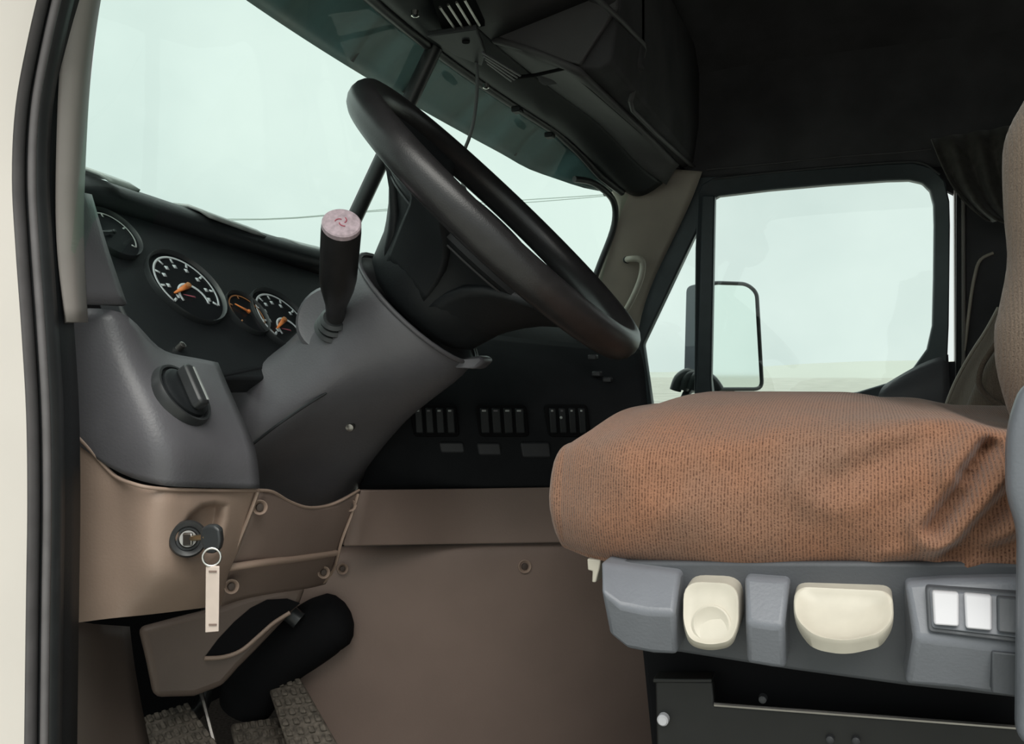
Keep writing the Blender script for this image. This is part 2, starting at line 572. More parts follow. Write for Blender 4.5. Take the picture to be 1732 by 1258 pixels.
# wall behind / above the doorway (out of frame, closes the cab)
wl = thing('wall_left', "cream cab side around the driver's doorway", 'wall', V(.5, .48, -.6), kind='structure')
box('rear_side', (.735, .47, .75), (.53, .05, 1.7), M['cream'], wl, bevel=.004)
box('roof_side', (-.05, .47, 1.52), (1.1, .05, .22), M['cream'], wl, bevel=.004)

# ---- passenger wall, door, window
inner = [(1206, 420), (1205, 345), (1207, 336), (1216, 331), (1300, 321), (1400, 312), (1500, 305), (1538, 304), (1560, 309), (1573, 322), (1579, 345), (1580, 380),
         (1579, 470), (1577, 550), (1568, 590), (1545, 622), (1500, 648), (1450, 663), (1380, 672), (1300, 677), (1225, 680), (1208, 678), (1203, 640), (1205, 530)]
outer = [(1176, 420), (1180, 330), (1186, 312), (1205, 301), (1300, 291), (1400, 284), (1500, 277), (1545, 275), (1578, 284), (1598, 305), (1606, 340), (1607, 380),
         (1606, 470), (1605, 550), (1602, 620), (1596, 680), (1540, 705), (1460, 705), (1380, 705), (1300, 705), (1225, 705), (1180, 705), (1174, 660), (1175, 530)]
door = thing('door_2', 'passenger door with a black framed window and quarter light', 'door', V(-.3, 2.34, -.62), kind='structure')
def ringpanel(name, o_, i_, Yo, Yi, th, m, parent, **k):
    a = [P(*q, Y=Yo) for q in o_]
    b = [P(*q, Y=Yi) for q in i_]
    th = Vector((0, th, 0))
    secs = [a, b, [p + th for p in b], [p + th for p in a], a]
    return loft(name, secs, m, parent, caps=False, **k)
ringpanel('window_frame', outer, inner, 2.315, 2.335, .03, M['frame'], door, bevel=.004)
prism('pane', [P(*q, Y=2.35) for q in inner], (0, .004, 0), M['glass_side'], door, bevel=0)
# bright edge line along the top of the frame
tube('frame_piping', [P(x, y, Y=2.31) for x, y in ((1205, 303), (1300, 292), (1420, 281), (1520, 274), (1560, 276), (1590, 295))], .0028, M['darkgrey'], door, k=6, sm=24)
# quarter light: slanted black frame and small pane
prism('quarter_pane', [P(*q, Y=2.35) for q in ((1186, 360), (1082, 580), (1098, 690), (1180, 690))], (0, .004, 0), M['glass_side'], door, bevel=0)
prism('slanted_frame', [P(*q, Y=2.325) for q in ((1140, 300), (1150, 262), (1230, 258), (1230, 300), (1202, 306), (1192, 362), (1088, 582), (1104, 695), (1070, 695), (1062, 590), (1075, 500), (1110, 410))], (0, .035, 0), M['frame'], door, bevel=.006, seg=3)
prism('divider_bar', [P(*q, Y=2.31) for q in ((1187, 330), (1209, 330), (1203, 640), (1206, 690), (1176, 690), (1180, 600))], (0, .03, 0), M['frame'], door, bevel=.004)
# inner door skin under the window
grid('door_panel', [[P(1060, 692, Y=2.33), P(1350, 692, Y=2.33), P(1600, 665, Y=2.33)], [P(1060, 720, Y=2.29), P(1350, 720, Y=2.29), P(1610, 720, Y=2.29)], [P(1060, 1000, Y=2.28), P(1350, 1000, Y=2.28), P(1610, 1000, Y=2.28)]], M['darkgrey'], door)
grid('sill_corner', [[P(1500, 650, Y=2.325), P(1560, 612, Y=2.325), P(1604, 600, Y=2.325)], [P(1485, 662, Y=2.30), P(1550, 655, Y=2.30), P(1606, 648, Y=2.30)], [P(1480, 700, Y=2.30), P(1550, 700, Y=2.30), P(1608, 700, Y=2.30)]], M['grey'], door)

wr = thing('wall_right', 'dark padded passenger side wall around the door', 'wall', V(.3, 2.38, -.62), kind='structure')
# padding over the door: rolls outward at the door frame
rows = []
for py, yy in ((-260, 2.30), (-100, 2.335), (60, 2.335), (180, 2.325), (245, 2.315), (278, 2.33)):
    rows.append([P(px, py + (px - 1180) * (-.045 if py > 200 else 0) + (22 if py > 200 else 0), Y=yy) for px in (1085, 1180, 1300, 1420, 1540, 1600, 1720, 1850)])
grid('header_padding', rows, M['headliner'], wr, solid=.015)
tube('padding_seam', [P(x, y, Y=2.312) for x, y in ((1195, 287), (1300, 277), (1420, 265), (1520, 258), (1575, 252))], .0022, M['console'], wr, k=6, sm=20)
prism('door_surround', [P(*q, Y=2.362) for q in ((1020, 215), (1660, 180), (1660, 1000), (1596, 1000), (1596, 612), (1617, 611), (1616, 330), (1600, 322), (1570, 290), (1500, 285), (1205, 308), (1020, 330))], (0, .02, 0), M['headliner'], wr, bevel=0)
# rear door post: pale weather strip, grey posts
def strip(name, pts, m, Y, parent, th=.03, bevel=.003):
    return prism(name, [P(*q, Y=Y) for q in pts], (0, th, 0), m, parent, bevel=bevel)
strip('door_edge', ((1614, 318), (1619, 326), (1620, 612), (1615, 612)), M['cream'], 2.345, wr)
strip('weather_strip', ((1618, 322), (1627, 330), (1628, 640), (1617, 640)), M['black'], 2.325, wr)
strip('post_edge', ((1626, 330), (1633, 334), (1634, 650), (1627, 650)), M['trimlight'], 2.315, wr)
strip('rear_post', ((1632, 300), (1900, 300), (1900, 1000), (1600, 1000), (1606, 700), (1634, 660)), M['headliner'], 2.325, wr)

# passenger windshield pillar
rows = [[P(1000, 284, Y=2.22), P(1060, 280, Y=2.25), P(1125, 286, Y=2.295), P(1188, 290, Y=2.31)],
        [P(1036, 322, Y=2.232), P(1070, 310, Y=2.25), P(1122, 312, Y=2.29), P(1180, 312, Y=2.313)],
        [P(1046, 345, Y=2.235), P(1075, 345, Y=2.25), P(1115, 350, Y=2.285), P(1165, 350, Y=2.315)],
        [P(1040, 390, Y=2.235), P(1062, 400, Y=2.245), P(1095, 410, Y=2.28), P(1130, 420, Y=2.315)],
        [P(1016, 455, Y=2.235), P(1040, 460, Y=2.245), P(1070, 475, Y=2.28), P(1095, 490, Y=2.315)],
        [P(990, 520, Y=2.235), P(1012, 530, Y=2.245), P(1040, 550, Y=2.28), P(1072, 575, Y=2.315)],
        [P(960, 620, Y=2.235), P(1000, 640, Y=2.245), P(1040, 660, Y=2.28), P(1075, 690, Y=2.315)]]
struct(grid('trim_1', rows, M['pillar'], solid=.008), 'grey-beige windshield pillar trim beside the passenger window', 'pillar trim')

gh = thing('grab_handle', 'pale bent grab handle on the passenger windshield pillar', 'grab handle', P(1058, 440, Y=2.24))
tube('bar', [P(1060, 440, Y=2.245), P(1064, 438, Y=2.20), P(1080, 438, Y=2.195), P(1087, 446, Y=2.20), P(1084, 470, Y=2.205), P(1072, 500, Y=2.21), P(1056, 530, Y=2.225), P(1050, 540, Y=2.26)], .0085, M['lever'], gh, k=10, sm=40)
lathe('screw', P(1061, 440, Y=2.225), (0, -1, 0), ((0, .009), (.012, .009), (.014, .006)), M['black'], gh, k=14)

# ---- outside mirror
mi = thing('side_mirror', 'tall passenger side mirror outside the quarter light', 'mirror', P(1180, 660, Y=2.55))
mo = round_poly([(1160, 484), (1186, 478), (1192, 655), (1156, 640)], 10)
prism('housing', [P(x, y, Y=2.62) for x, y in mo], (.05, .05, 0), M['mirrorback'], mi, bevel=.01, seg=3)
mg = round_poly([(1202, 480), (1262, 482), (1279, 496), (1288, 655), (1200, 655)], 14)
nrm = Vector((.72, -.69, 0)).normalized()
p0 = P(1240, 560, Y=2.62)
gp = [P(x, y, pl=(p0, nrm)) for x, y in mg]
prism('mirror_glass', gp, -nrm * .004, M['mirror'], mi, bevel=0)
gc = sum(gp, Vector()) / len(gp)
tube('mirror_rim', [gc + (q - gc) * 1.03 for q in gp], .006, M['rubber'], mi, k=8, closed=True)
prism('mirror_back', [gc + (q - gc) * 1.03 - nrm * .008 for q in gp], -nrm * .06, M['mirrorback'], mi, bevel=.015, seg=3)
bs = [join(tube_data([P(1142 + i * 13, 660 - i * 1, Y=2.44), P(1150 + i * 13, 640 - i * 1, Y=2.44), P(1168 + i * 12, 632 + i * 4, Y=2.45), P(1185 + i * 10, 650 + i * 3, Y=2.46)], .017, 8, 14)) for i in range(4)]
build('mirror_arm_boot', *join(*bs), M['rubber'], mi, smooth=60)
tube('mirror_arm', [P(1150, 700, Y=2.40), P(1165, 660, Y=2.46), P(1195, 662, Y=2.58), P(1240, 662, Y=2.63)], .012, M['rubber'], mi, k=8, sm=16)

# ---- power lines far outside
for k, pts in enumerate((((-200, 366), (360, 370), (470, 369), (545, 364), (700, 350), (1010, 330), (1100, 322)), ((-200, 352), (380, 372), (640, 357), (880, 343), (1040, 330), (1180, 318)))):
    t = tube('power_line', [P(x, y, d=38 + k * 3) for x, y in pts], .02, M['wire'], None, k=6, sm=30)
    props(t, ('thin power cable crossing the sky outside, lower of the two', 'thin power cable crossing the sky outside, upper of the two')[k], 'power line', 'power cables across the sky')

# ================================================================ OVERHEAD
oc = thing('overhead_console', 'dark grey overhead console above the windshield with grilles and screws', 'overhead console', V(-.5, 1.43, .55))
# front header strip, from the glass edge back to the console
rows = []
for dx, dz in ((.0, .008), (.03, -.012), (.065, -.004), (.10, .02)):
    rows.append([ws(.5 + i * .096, 1) + Vector((dx, 0, dz)) for i in range(19)])
grid('header_strip', rows, M['black'], oc, solid=.008)
def ohx(y): return ws(y, 1).x + .10
def ohh(y): return ws(y, 1).z - CZ
# driver-side underside
rows = []
for f in (0, .4, .8, 1):
    r = []
    for i in range(9):
        y = .5 + i * .1225
        r.append(V(lerp(ohx(y), -.40, f), y, ohh(y) + lerp(.02, .075, f)))
    rows.append(r)
grid('underside', rows, M['console'], oc, solid=.01, sub=1)
# passenger-side underside drops lower than the middle
rows = []
for f, dz in ((0, .02), (.5, .0), (1, -.015)):
    r = []
    for i in range(9):
        y = 1.48 + i * .095
        r.append(V(lerp(ohx(y), -.47 + .03 * (i / 8), f), y, ohh(y) + lerp(.02, min(dz, .0) - .0 + (.56 - ohh(y)), f)))
    rows.append(r)
grid('hatch_panel', rows, M['console'], oc, solid=.01, sub=1)
prism('lip', [V(-.455, 1.49, .668), V(-.42, 1.49, .652), V(-.40, 1.49, .66), V(-.40, 1.49, .80), V(-.52, 1.49, .80)], (.0, -.9, .0), M['console'], oc, bevel=.006)
prism('rear_face', [V(-.49, 1.5, .557), V(-.44, 1.5, .55), V(-.415, 1.5, .56), V(-.40, 1.5, .66), V(-.40, 1.5, .86), V(-.55, 1.5, .86)], (.0, .83, .0), M['headliner'], oc, bevel=.008, seg=3)
tube('edge_piping', [P(1000, -12, X=-.40), P(1050, 34, X=-.40), P(1088, 74, X=-.40), P(1090, 84, X=-.405), P(1078, 130, X=-.415), P(1066, 172, X=-.425), P(1070, 186, X=-.43), P(1110, 226, X=-.425), P(1165, 276, X=-.418), P(1200, 300, X=-.40)], .005, M['console'], oc, k=8)
prism('side_block', [V(-.62, 1.66, .60), V(-.40, 1.66, .60), V(-.40, 1.66, .80), V(-.62, 1.66, .80)], (0, .04, 0), M['headliner'], oc, bevel=.01)
ym = 1.482
prism('step', [V(ohx(ym), ym, ohh(ym) + .012), V(-.52, ym, .575), V(-.47, ym, .556), V(-.40, ym, .65), V(-.40, ym, .72), V(ohx(ym), ym, .72)], (0, .012, 0), M['console'], oc, bevel=.003)
# seams, grilles, screws
tube('seam', [P(868, 131, Z=.575), P(905, 127, Z=.575), P(958, 115, Z=.565), P(1000, 150, Z=.555), P(1080, 220, Z=.55), P(1160, 290, Z=.545)], .0035, M['void'], oc, k=6)
for i in range(4):
    tube('grille_slat', [P(744 + i * 14, 12 - i * 4, Z=.585), P(772 + i * 13, 52 - i * 3, Z=.585)], .0022, M['dullmetal'], oc, k=6)
prism('grille_recess', [P(*q, Z=.595) for q in ((728, -10), (790, -22), (820, 44), (750, 58))], (0, 0, .01), M['void'], oc, bevel=0)
prism('mount_plate', [P(*q, Z=.578) for q in ((722, 62), (806, 50), (822, 92), (815, 112), (770, 94))], (0, 0, .01), M['darkgrey'], oc, bevel=.002)
lathe('mount_hole', P(788, 72, Z=.575), (0, 0, 1), ((0, .007), (.004, .007)), M['void'], oc, k=12)
for q in ((702, 25), (822, 147)):
    lathe('screw', P(*q, Z=.565), (0, 0, 1), ((-.004, .003), (-.002, .0065), (.006, .0065)), M['chrome'], oc, k=12)
for i in range(4):
    tube('trim_rib', [P(815 + i * 3, 88 + i * 6, Z=.57), P(880 - i * 5, 128 + i * 3, Z=.57)], .0022, M['grey'], oc, k=6)
for q in ((875, 186), (930, 229)):
    box('clip', P(*q, Z=.545), (.02, .025, .012), M['black'], oc, bevel=.003)

cd = tube('hanging_cord', [P(800, 70, Y=1.47), P(806, 110, Y=1.46), P(807, 150, Y=1.455), P(802, 200, Y=1.45), P(794, 232, Y=1.45), P(785, 258, Y=1.455), P(781, 300, Y=1.46), P(790, 330, Y=1.46)], .0035, M['cordm'], None, k=8, sm=40)
props(cd, 'thin grey cord hanging from the overhead console near the windshield', 'cord')

dl = thing('dome_lamp', 'dim round yellowish dome lamp on the dark headliner', 'dome lamp', P(1175, 10, Z=.925))
lathe('lamp_lens', P(1175, 10, Z=.925), (0, 0, 1), ((-.02, .004), (-.017, .02), (-.008, .032), (.0, .036), (.07, .036)), M['dome'], dl, k=28)
lathe('lamp_ring', P(1175, 10, Z=.935), (0, 0, 1), ((0, .036), (0, .045), (.012, .05), (.06, .05), (.06, .036)), M['black'], dl, k=28)

# sleeper curtain gathered behind the passenger door
cu = []
for i in range(31):
    f = i / 30
    top = P(lerp(1575, 1760, f), 235 - 30 * f, Y=2.25 - .03 * f)
    mid = P(lerp(1612, 1770, f), 330 + 25 * math.sin(f * 2), Y=2.20 - .03 * f)
    low = P(lerp(1668, 1790, f), 372 + 18 * f, Y=2.20 - .04 * f)
    wv = .018 * math.sin(f * 26)
    cu.append([top + Vector((0, wv * .4, 0)), mid + Vector((wv * .3, wv, 0)), low + Vector((wv * .3, wv, 0))])
ct = grid('curtain', cu, M['curtain'], None, solid=.004)
props(ct, 'dark grey sleeper curtain swept back above the passenger seat', 'curtain')

# ================================================================ DASHBOARD
da = thing('dashboard', 'charcoal dashboard with a dark hood, light switch and switch panels', 'dashboard', V(-.7, .9, -.12))
def KY(x, d):
    """the dash end turns square to the driver right of its rounded corner"""
    k = (0, .037 * (x - 262) / 178, .037 * (560 - x) / 120)
    if x < 225: return lerp(.585, .600, (x - 100) / 125) + (d - .575) * .25
    return d - max(0, min(k[1], k[2]) if x > 262 else 0)
# --- instrument plane
CN = Vector((.8, 0, .6))
CP = P(312, 487, X=-.74)
def K(px, py, out=0):
    p = P(px, py, pl=(CP, CN))
    return p + CN * out
# hood and top (profile swept across the cab)
def toph(y): return interp(y, (.6, 1.15, 2.3), (.238, .204, .20))
hood = []
for i in range(26):
    y = .545 + i * (2.30 - .545) / 25
    t = toph(y)
    # where the instrument plane lies at the height of the hood's lower edge
    d = CP.dot(CN)
    def xc(h): return (d - .6 * (h + CZ)) / .8
    hood.append([V(xc(t - .045) - .012, y, t - .045), V(xc(t - .045) + .010, y, t - .042), V(xc(t - .03) + .008, y, t - .014), V(xc(t - .02) - .02, y, t), V(-.93, y, t - .004), V(-1.02, y, t - .03), V(-1.08, y, t - .09)])
grid('hood', hood, M['black'], da, solid=.006, sub=1)
# pale grey strips along the top edge
for a, b in (((150, 299), (200, 320)), ((322, 356), (420, 398)), ((482, 424), (540, 452))):
    r0, r1 = [], []
    n = 5
    rows = [[], [], []]
    for i in range(n):
        f = i / (n - 1)
        px, py = lerp(a[0], b[0], f), lerp(a[1], b[1], f)
        q = P(px, py, X=-.815)
        t = toph(q.y)
        rows[0].append(V(-.792, q.y + .01, t - .016))
        rows[1].append(V(-.815, q.y, t + .0015))
        rows[2].append(V(-.86, q.y - .01, t + .001))
    grid('hood_strip', rows, M['palegrey'], da, solid=.004, sub=1)
# passenger half of the dash
pd = []
for i in range(12):
    y = 1.22 + i * (2.29 - 1.22) / 11
    pd.append([V(-.80, y, .165), V(-.70, y, .11), V(-.64, y, .02), V(-.62, y, -.12), V(-.66, y, -.3), V(-.7, y, -.58)])
grid('passenger_fascia', pd, M['matte'], da, solid=.01, sub=1)
# grey side above the gap
grid('upper_side_panel', [[P(118, 325, Y=.57), P(136, 326, Y=.578), P(150, 330, Y=.60)], [P(115, 420, Y=.565), P(142, 422, Y=.575), P(178, 425, Y=.61)], [P(112, 512, Y=.56), P(150, 514, Y=.572), P(211, 516, Y=.618)]], M['grey'], da, solid=.006)
# main grey end panel with the rounded corner
R0 = [(100, 521, .556), (158, 522, .575), (214, 525, .622), (262, 600, .668), (315, 606, .72), (366, 616, .775)]
R1 = [(100, 600, .553), (165, 600, .570), (226, 606, .605), (276, 626, .652), (330, 634, .705), (382, 655, .768)]
R2 = [(100, 660, .553), (170, 660, .568), (238, 664, .597), (290, 674, .634), (345, 684, .694), (402, 700, .755)]
R3 = [(100, 715, .553), (180, 722, .568), (252, 734, .592), (302, 742, .622), (360, 746, .684), (428, 752, .748)]
R4 = [(100, 722, .553), (186, 762, .568), (260, 770, .592), (306, 780, .622), (362, 784, .684), (434, 790, .748)]
R5 = [(100, 720, .556), (190, 797, .572), (264, 819, .597), (308, 823, .628), (362, 824, .688), (437, 825, .752)]
grid('end_panel', [[P(x, y, Y=KY(x, d_)) for x, y, d_ in R] for R in (R0, R1, R2, R3, R4, R5)], M['grey'], da, solid=.006)
# light switch knob: oval recess, disc, grip bar
kp = P(313, 664, Y=.646)
kn = (P(345, 684, Y=KY(345, .694)) - P(290, 674, Y=KY(290, .634))).cross(P(302, 742, Y=KY(302, .622)) - P(276, 626, Y=KY(276, .652))).normalized()
if kn.dot(EYE - kp) < 0: kn = -kn
sw = lathe('light_switch', kp, kn, ((-.03, .034), (-.004, .0345), (.001, .0325), (.001, .030), (-.002, .029), (-.003, .012)), M['rubber'], da, k=40, u=(0, 0, 1))
lathe('knob_face', kp, kn, ((-.006, .028), (.002, .027), (.004, .024), (.004, .003)), M['black'], sw, k=36, u=(0, 0, 1))
tdir = (Vector((0, .25, 1)) - kn * Vector((0, .25, 1)).dot(kn)).normalized()
sdir = kn.cross(tdir)
prism('grip', [kp + tdir * a + sdir * b + kn * .003 for a, b in round_poly([(-.024, -.007), (.024, -.007), (.024, .007), (-.024, .007)], .006)], kn * .014, M['rubber'], sw, bevel=.003)
prism('pointer', [kp + tdir * a + sdir * b + kn * .017 for a, b in ((-.02, -.0045), (.02, -.0045), (.02, -.0022), (-.02, -.0022))], kn * .0008, M['palegrey'], sw, bevel=0)

# B-panel: turned toward the driver, right of the column
def yb(px): return 1.065 + .00049 * (px - 612)
cols = (590, 700, 820, 940, 1040, 1092)
rows = [[P(px - (30 if px < 1000 else 10), 540 + (px - 590) * .11, Y=yb(px) + .13) for px in cols],
        [P(px - (10 if px < 1000 else 2), 600 + (px - 590) * .05, Y=yb(px) + .06) for px in cols],
        [P(px, 672, Y=yb(px) + .008) for px in cols], [P(px + (0 if px < 1050 else 8), 745, Y=yb(px)) for px in cols],
        [P(px + (0 if px < 1050 else 14), 785, Y=yb(px) - .004) for px in cols], [P(px + (0 if px < 1050 else 14), 825, Y=yb(px) + .006) for px in cols]]
grid('switch_fascia', rows, M['matte'], da, solid=.008)
for x0, x1 in ((692, 778), (803, 896), (920, 1000)):
    pts = round_poly([(x0, 684), (x1 - 6, 684), (x1, 739), (x0 + 8, 739)], 9)
    bk = prism('switch_bank', [P(x, y, Y=yb(x) - .006) for x, y in pts], (-.006, .012, 0), M['void'], da, bevel=.002)
    for i in range(4):
        xa = x0 + 8 + i * (x1 - x0 - 14) / 4
        wd_ = (x1 - x0 - 14) / 4 - 4
        s_ = prism('rocker_switch', [P(x, y, Y=yb(x) - .010) for x, y in ((xa, 690), (xa + wd_, 690), (xa + wd_ + 3, 733), (xa + 3, 733))], (-.002, .006, 0), M['black'], bk, bevel=.002)
        prism('legend_mark', [P(x, y, Y=yb(x) - .0108) for x, y in ((xa + 4, 693), (xa + wd_ - 5, 693), (xa + wd_ - 5, 696), (xa + 4, 696))], (0, .0006, 0), M['palegrey'] if i != 1 else M['grey'], bk, bevel=0)
for x, y in ((667, 720), (949, 706)):
    lathe('indicator', P(x, y, Y=yb(x) - .010), (.4, -.9, 0), ((-.004, .0025), (.002, .0022), (.003, .001)), M['palegrey'], da, k=10)
for x0, x1, y0, y1 in ((742, 784, 748, 766), (806, 846, 749, 770), (880, 930, 748, 774)):
    prism('ash_drawer', [P(x, y, Y=yb(x) - .008) for x, y in round_poly([(x0, y0), (x1, y0), (x1 + 3, y1), (x0 + 4, y1)], 5)], (-.006, .012, 0), M['darkgrey'], da, bevel=.003)
for x, y in ((1003, 604), (1010, 632), (1028, 642)):  # small grey blocks standing in for highlights on the dash
    box('glint_block', P(x, y, Y=yb(x) + .035), (.014, .014, .008), M['darkgrey'], da, bevel=.002)

# --- instrument cluster
ic = thing('instrument_cluster', 'dark gauge panel with round white-marked dials behind the steering wheel', 'instrument panel', K(330, 620))
pan = [(140, 318), (200, 345), (300, 384), (420, 424), (560, 470), (700, 520), (720, 640), (560, 640), (372, 640), (300, 612), (255, 598), (225, 560), (205, 520), (178, 430)]
prism('panel', [K(x, y) for x, y in pan], -CN * .03, M['black'], ic, bevel=.003)
GU = Vector((0, 1, 0))
GV = CN.cross(GU)             # up in the dial plane
if GV.z < 0: GV = -GV
def gauge(px, py, r, big, a_needle, markmat, needlemat):
    c = K(px, py, .002)
    g_ = lathe('gauge', c, CN, ((-.002, r), (.004, r), (.006, r * .985), (.004, r * .955), (.0005, r * .93)), M['bezel'], ic, k=48)
    lathe('dial', c, CN, ((.0, r * .935), (.0012, r * .93)), M['dial'], g_, k=48)
    def pt(a, rr, o=.0018): return c + (GU * math.cos(a) + GV * math.sin(a)) * rr + CN * o
    parts = []
    # scale arc
    a0, a1 = math.radians(215), math.radians(-35)
    n = 40
    arc_o = [pt(lerp(a0, a1, i / n), r * .84) for i in range(n + 1)]
    arc_i = [pt(lerp(a0, a1, i / n), r * .785) for i in range(n + 1)]
    parts.append((arc_o + arc_i, [(i, i + 1, n + 2 + i, n + 1 + i) for i in range(n)]))
    nt_ = 9 if big else 5
    for i in range(nt_):
        a = lerp(a0, a1, i / (nt_ - 1))
        t = Vector((0, 0, 0)) + (-GU * math.sin(a) + GV * math.cos(a))
        wdt = r * .03
        p, q = pt(a, r * .80), pt(a, r * .66)
        parts.append(([p + t * wdt, p - t * wdt, q - t * wdt, q + t * wdt], [(0, 1, 2, 3)]))
        if big:
            cc = pt(a, r * .56)
            sq = r * .05
            parts.append(([cc + GU * sq + GV * sq, cc - GU * sq + GV * sq, cc - GU * sq - GV * sq, cc + GU * sq - GV * sq], [(0, 1, 2, 3)]))
    build('scale', *join(*parts), markmat, g_, smooth=0, solid=.0004)
    if big:
        # inner sub-dial arc
        parts = []
        cs = c - GV * r * .33 + CN * .0018
        n = 24
        oo = [cs + (GU * math.cos(lerp(3.4, -.3, i / n)) + GV * math.sin(lerp(3.4, -.3, i / n))) * r * .42 for i in range(n + 1)]
        ii = [cs + (GU * math.cos(lerp(3.4, -.3, i / n)) + GV * math.sin(lerp(3.4, -.3, i / n))) * r * .35 for i in range(n + 1)]
        build('sub_scale', oo + ii, [(i, i + 1, n + 2 + i, n + 1 + i) for i in range(n)], M['dialmark'], g_, smooth=0, solid=.0004)
        d2 = GU * math.cos(3.0) + GV * math.sin(3.0)
        e2 = CN.cross(d2)
        build('sub_needle', [cs + e2 * r * .025 + CN * .002, cs - e2 * r * .025 + CN * .002, cs + d2 * r * .33 + CN * .002], [(0, 1, 2)], M['redprint'], g_, smooth=0, solid=.0006)
    d_ = GU * math.cos(a_needle) + GV * math.sin(a_needle)
    e_ = CN.cross(d_)
    build('needle', [c + e_ * r * .07 + CN * .004, c - e_ * r * .07 + CN * .004, c + d_ * r * .62 - e_ * r * .02 + CN * .004, c + d_ * r * .62 + e_ * r * .02 + CN * .004], [(0, 1, 2, 3)], needlemat, g_, smooth=0, solid=.001)
    lathe('needle_cap', c + CN * .003, CN, ((0, r * .07), (.003, r * .065), (.004, r * .03)), needlemat if not big else M['amber'], g_, k=16)
    return g_
gauge(313, 488, .0545, True, math.radians(205), M['dialmark'], M['needle'])
gauge(476, 545, .0545, True, math.radians(210), M['dialmark'], M['needle'])
gauge(187, 398, .036, False, math.radians(190), M['palegrey'], M['bezel'])
gauge(415, 532, .034, False, math.radians(150), M['amber'], M['needle'])
gauge(565, 590, .034, False, math.radians(150), M['dialmark'], M['needle'])
lathe('trip_button', K(302, 590), CN, ((0, .004), (.008, .004), (.009, .002)), M['dullmetal'], ic, k=12)
# lower shelf of the cluster
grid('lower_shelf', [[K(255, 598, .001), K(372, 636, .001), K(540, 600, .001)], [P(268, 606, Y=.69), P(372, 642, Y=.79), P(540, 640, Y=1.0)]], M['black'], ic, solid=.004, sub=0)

# ================================================================ KNEE PANEL (beige)
kpn = thing('knee_panel', 'beige lower dash panel around the ignition switch, held by screws', 'dash panel', V(-.66, .75, -.24))
B0 = [(100, 722, .566), (150, 752, .569), (192, 801, .579), (265, 825, .604), (312, 828, .64), (362, 829, .69), (432, 829, .76)]
B1 = [(100, 800, .566), (150, 812, .569), (200, 838, .575), (262, 852, .600), (312, 856, .637), (362, 858, .688), (420, 862, .755)]
B2 = [(100, 880, .566), (150, 885, .569), (205, 895, .575), (258, 905, .600), (310, 912, .637), (358, 914, .690), (405, 918, .752)]
B3 = [(100, 950, .566), (150, 953, .569), (205, 957, .578), (262, 965, .605), (312, 972, .645), (354, 972, .695), (385, 965, .745)]
B4 = [(100, 1020, .568), (150, 1016, .573), (205, 1010, .588), (262, 1005, .618), (312, 1005, .662), (350, 1003, .705), (376, 1000, .755)]
B5 = [(100, 1056, .575), (150, 1049, .582), (205, 1042, .602), (262, 1035, .635), (312, 1029, .68), (345, 1025, .72), (372, 1022, .765)]
def dense(rows, nu, nv):
    rr = [catmull(r, nu) for r in rows]
    cc = [catmull([r[j] for r in rr], nv) for j in range(nu)]
    return [[cc[j][i] for j in range(nu)] for i in range(nv)]
def inpoly(x, y, pts):
    c = False
    n = len(pts)
    dmin = 1e9
    for i in range(n):
        (x0, y0), (x1, y1) = pts[i], pts[(i + 1) % n]
        if (y0 > y) != (y1 > y) and x < (x1 - x0) * (y - y0) / (y1 - y0) + x0: c = not c
        l = (x1 - x0) ** 2 + (y1 - y0) ** 2
        t = max(0, min(1, ((x - x0) * (x1 - x0) + (y - y0) * (y1 - y0)) / l))
        dmin = min(dmin, math.hypot(x - x0 - t * (x1 - x0), y - y0 - t * (y1 - y0)))
    return dmin if c else -dmin
SCOOP = [(294, 925), (300, 895), (316, 868), (338, 850), (362, 845), (384, 850), (382, 876), (374, 910), (362, 936), (340, 950), (314, 950)]
ipr = dense([[P(x, y, Y=KY(x, d_)) for x, y, d_ in R] for R in (B0, B1, B2, B3, B4, B5)], 84, 64)
for r in ipr:
    for k, p in enumerate(r):
        v = p - EYE
        dd = v.dot(FW)
        e = inpoly(866 + F * v.dot(RT) / dd, 629 - F * v.z / dd, SCOOP)
        if e > 0:
            t = min(1, e / 16)
            r[k] = p + Vector((-.016, .014, 0)) * (t * t * (3 - 2 * t))
grid('ignition_panel', ipr, M['beige'], kpn, solid=.004, sub=1)
# bright rolled edge along the top
tube('top_edge', [P(x, y, Y=KY(x, d_) - .003) for x, y, d_ in ((128, 735, .562), (150, 757, .567), (192, 803, .577), (228, 819, .59), (265, 826, .602), (312, 828, .638), (362, 829, .688), (434, 829, .758))], .0019, M['beige'], kpn, k=8, sm=40)
# middle section under the column with its curved cut-out
C0 = [(437, 829, .765), (462, 832, .785), (490, 848, .815), (520, 858, .845), (552, 856, .88), (580, 845, .91), (607, 829, .95)]
C1 = [(424, 868, .76), (455, 872, .785), (485, 880, .815), (515, 885, .845), (545, 885, .88), (572, 880, .91), (594, 872, .945)]
C2 = [(406, 912, .757), (440, 915, .785), (470, 916, .812), (500, 915, .842), (532, 912, .875), (558, 910, .905), (578, 906, .94)]
C3 = [(386, 955, .75), (420, 954, .78), (455, 950, .81), (490, 946, .84), (520, 942, .875), (548, 938, .905), (567, 934, .935)]
C4 = [(378, 985, .765), (410, 978, .795), (445, 974, .825), (480, 972, .858), (512, 970, .895), (540, 968, .925), (560, 965, .955)]
C5 = [(372, 1022, .79), (405, 1010, .82), (440, 1003, .85), (475, 998, .885), (508, 994, .92), (530, 990, .95), (548, 985, .975)]
grid('column_panel', [[P(x, y, Y=KY(x, d_) + .004) for x, y, d_ in R] for R in (C0, C1, C2, C3, C4, C5)], M['beige_shaded'], kpn, solid=.006)
tube('cutout_edge', [P(x, y, Y=KY(x, d_)) for x, y, d_ in C0], .0018, M['beige'], kpn, k=8, sm=30)
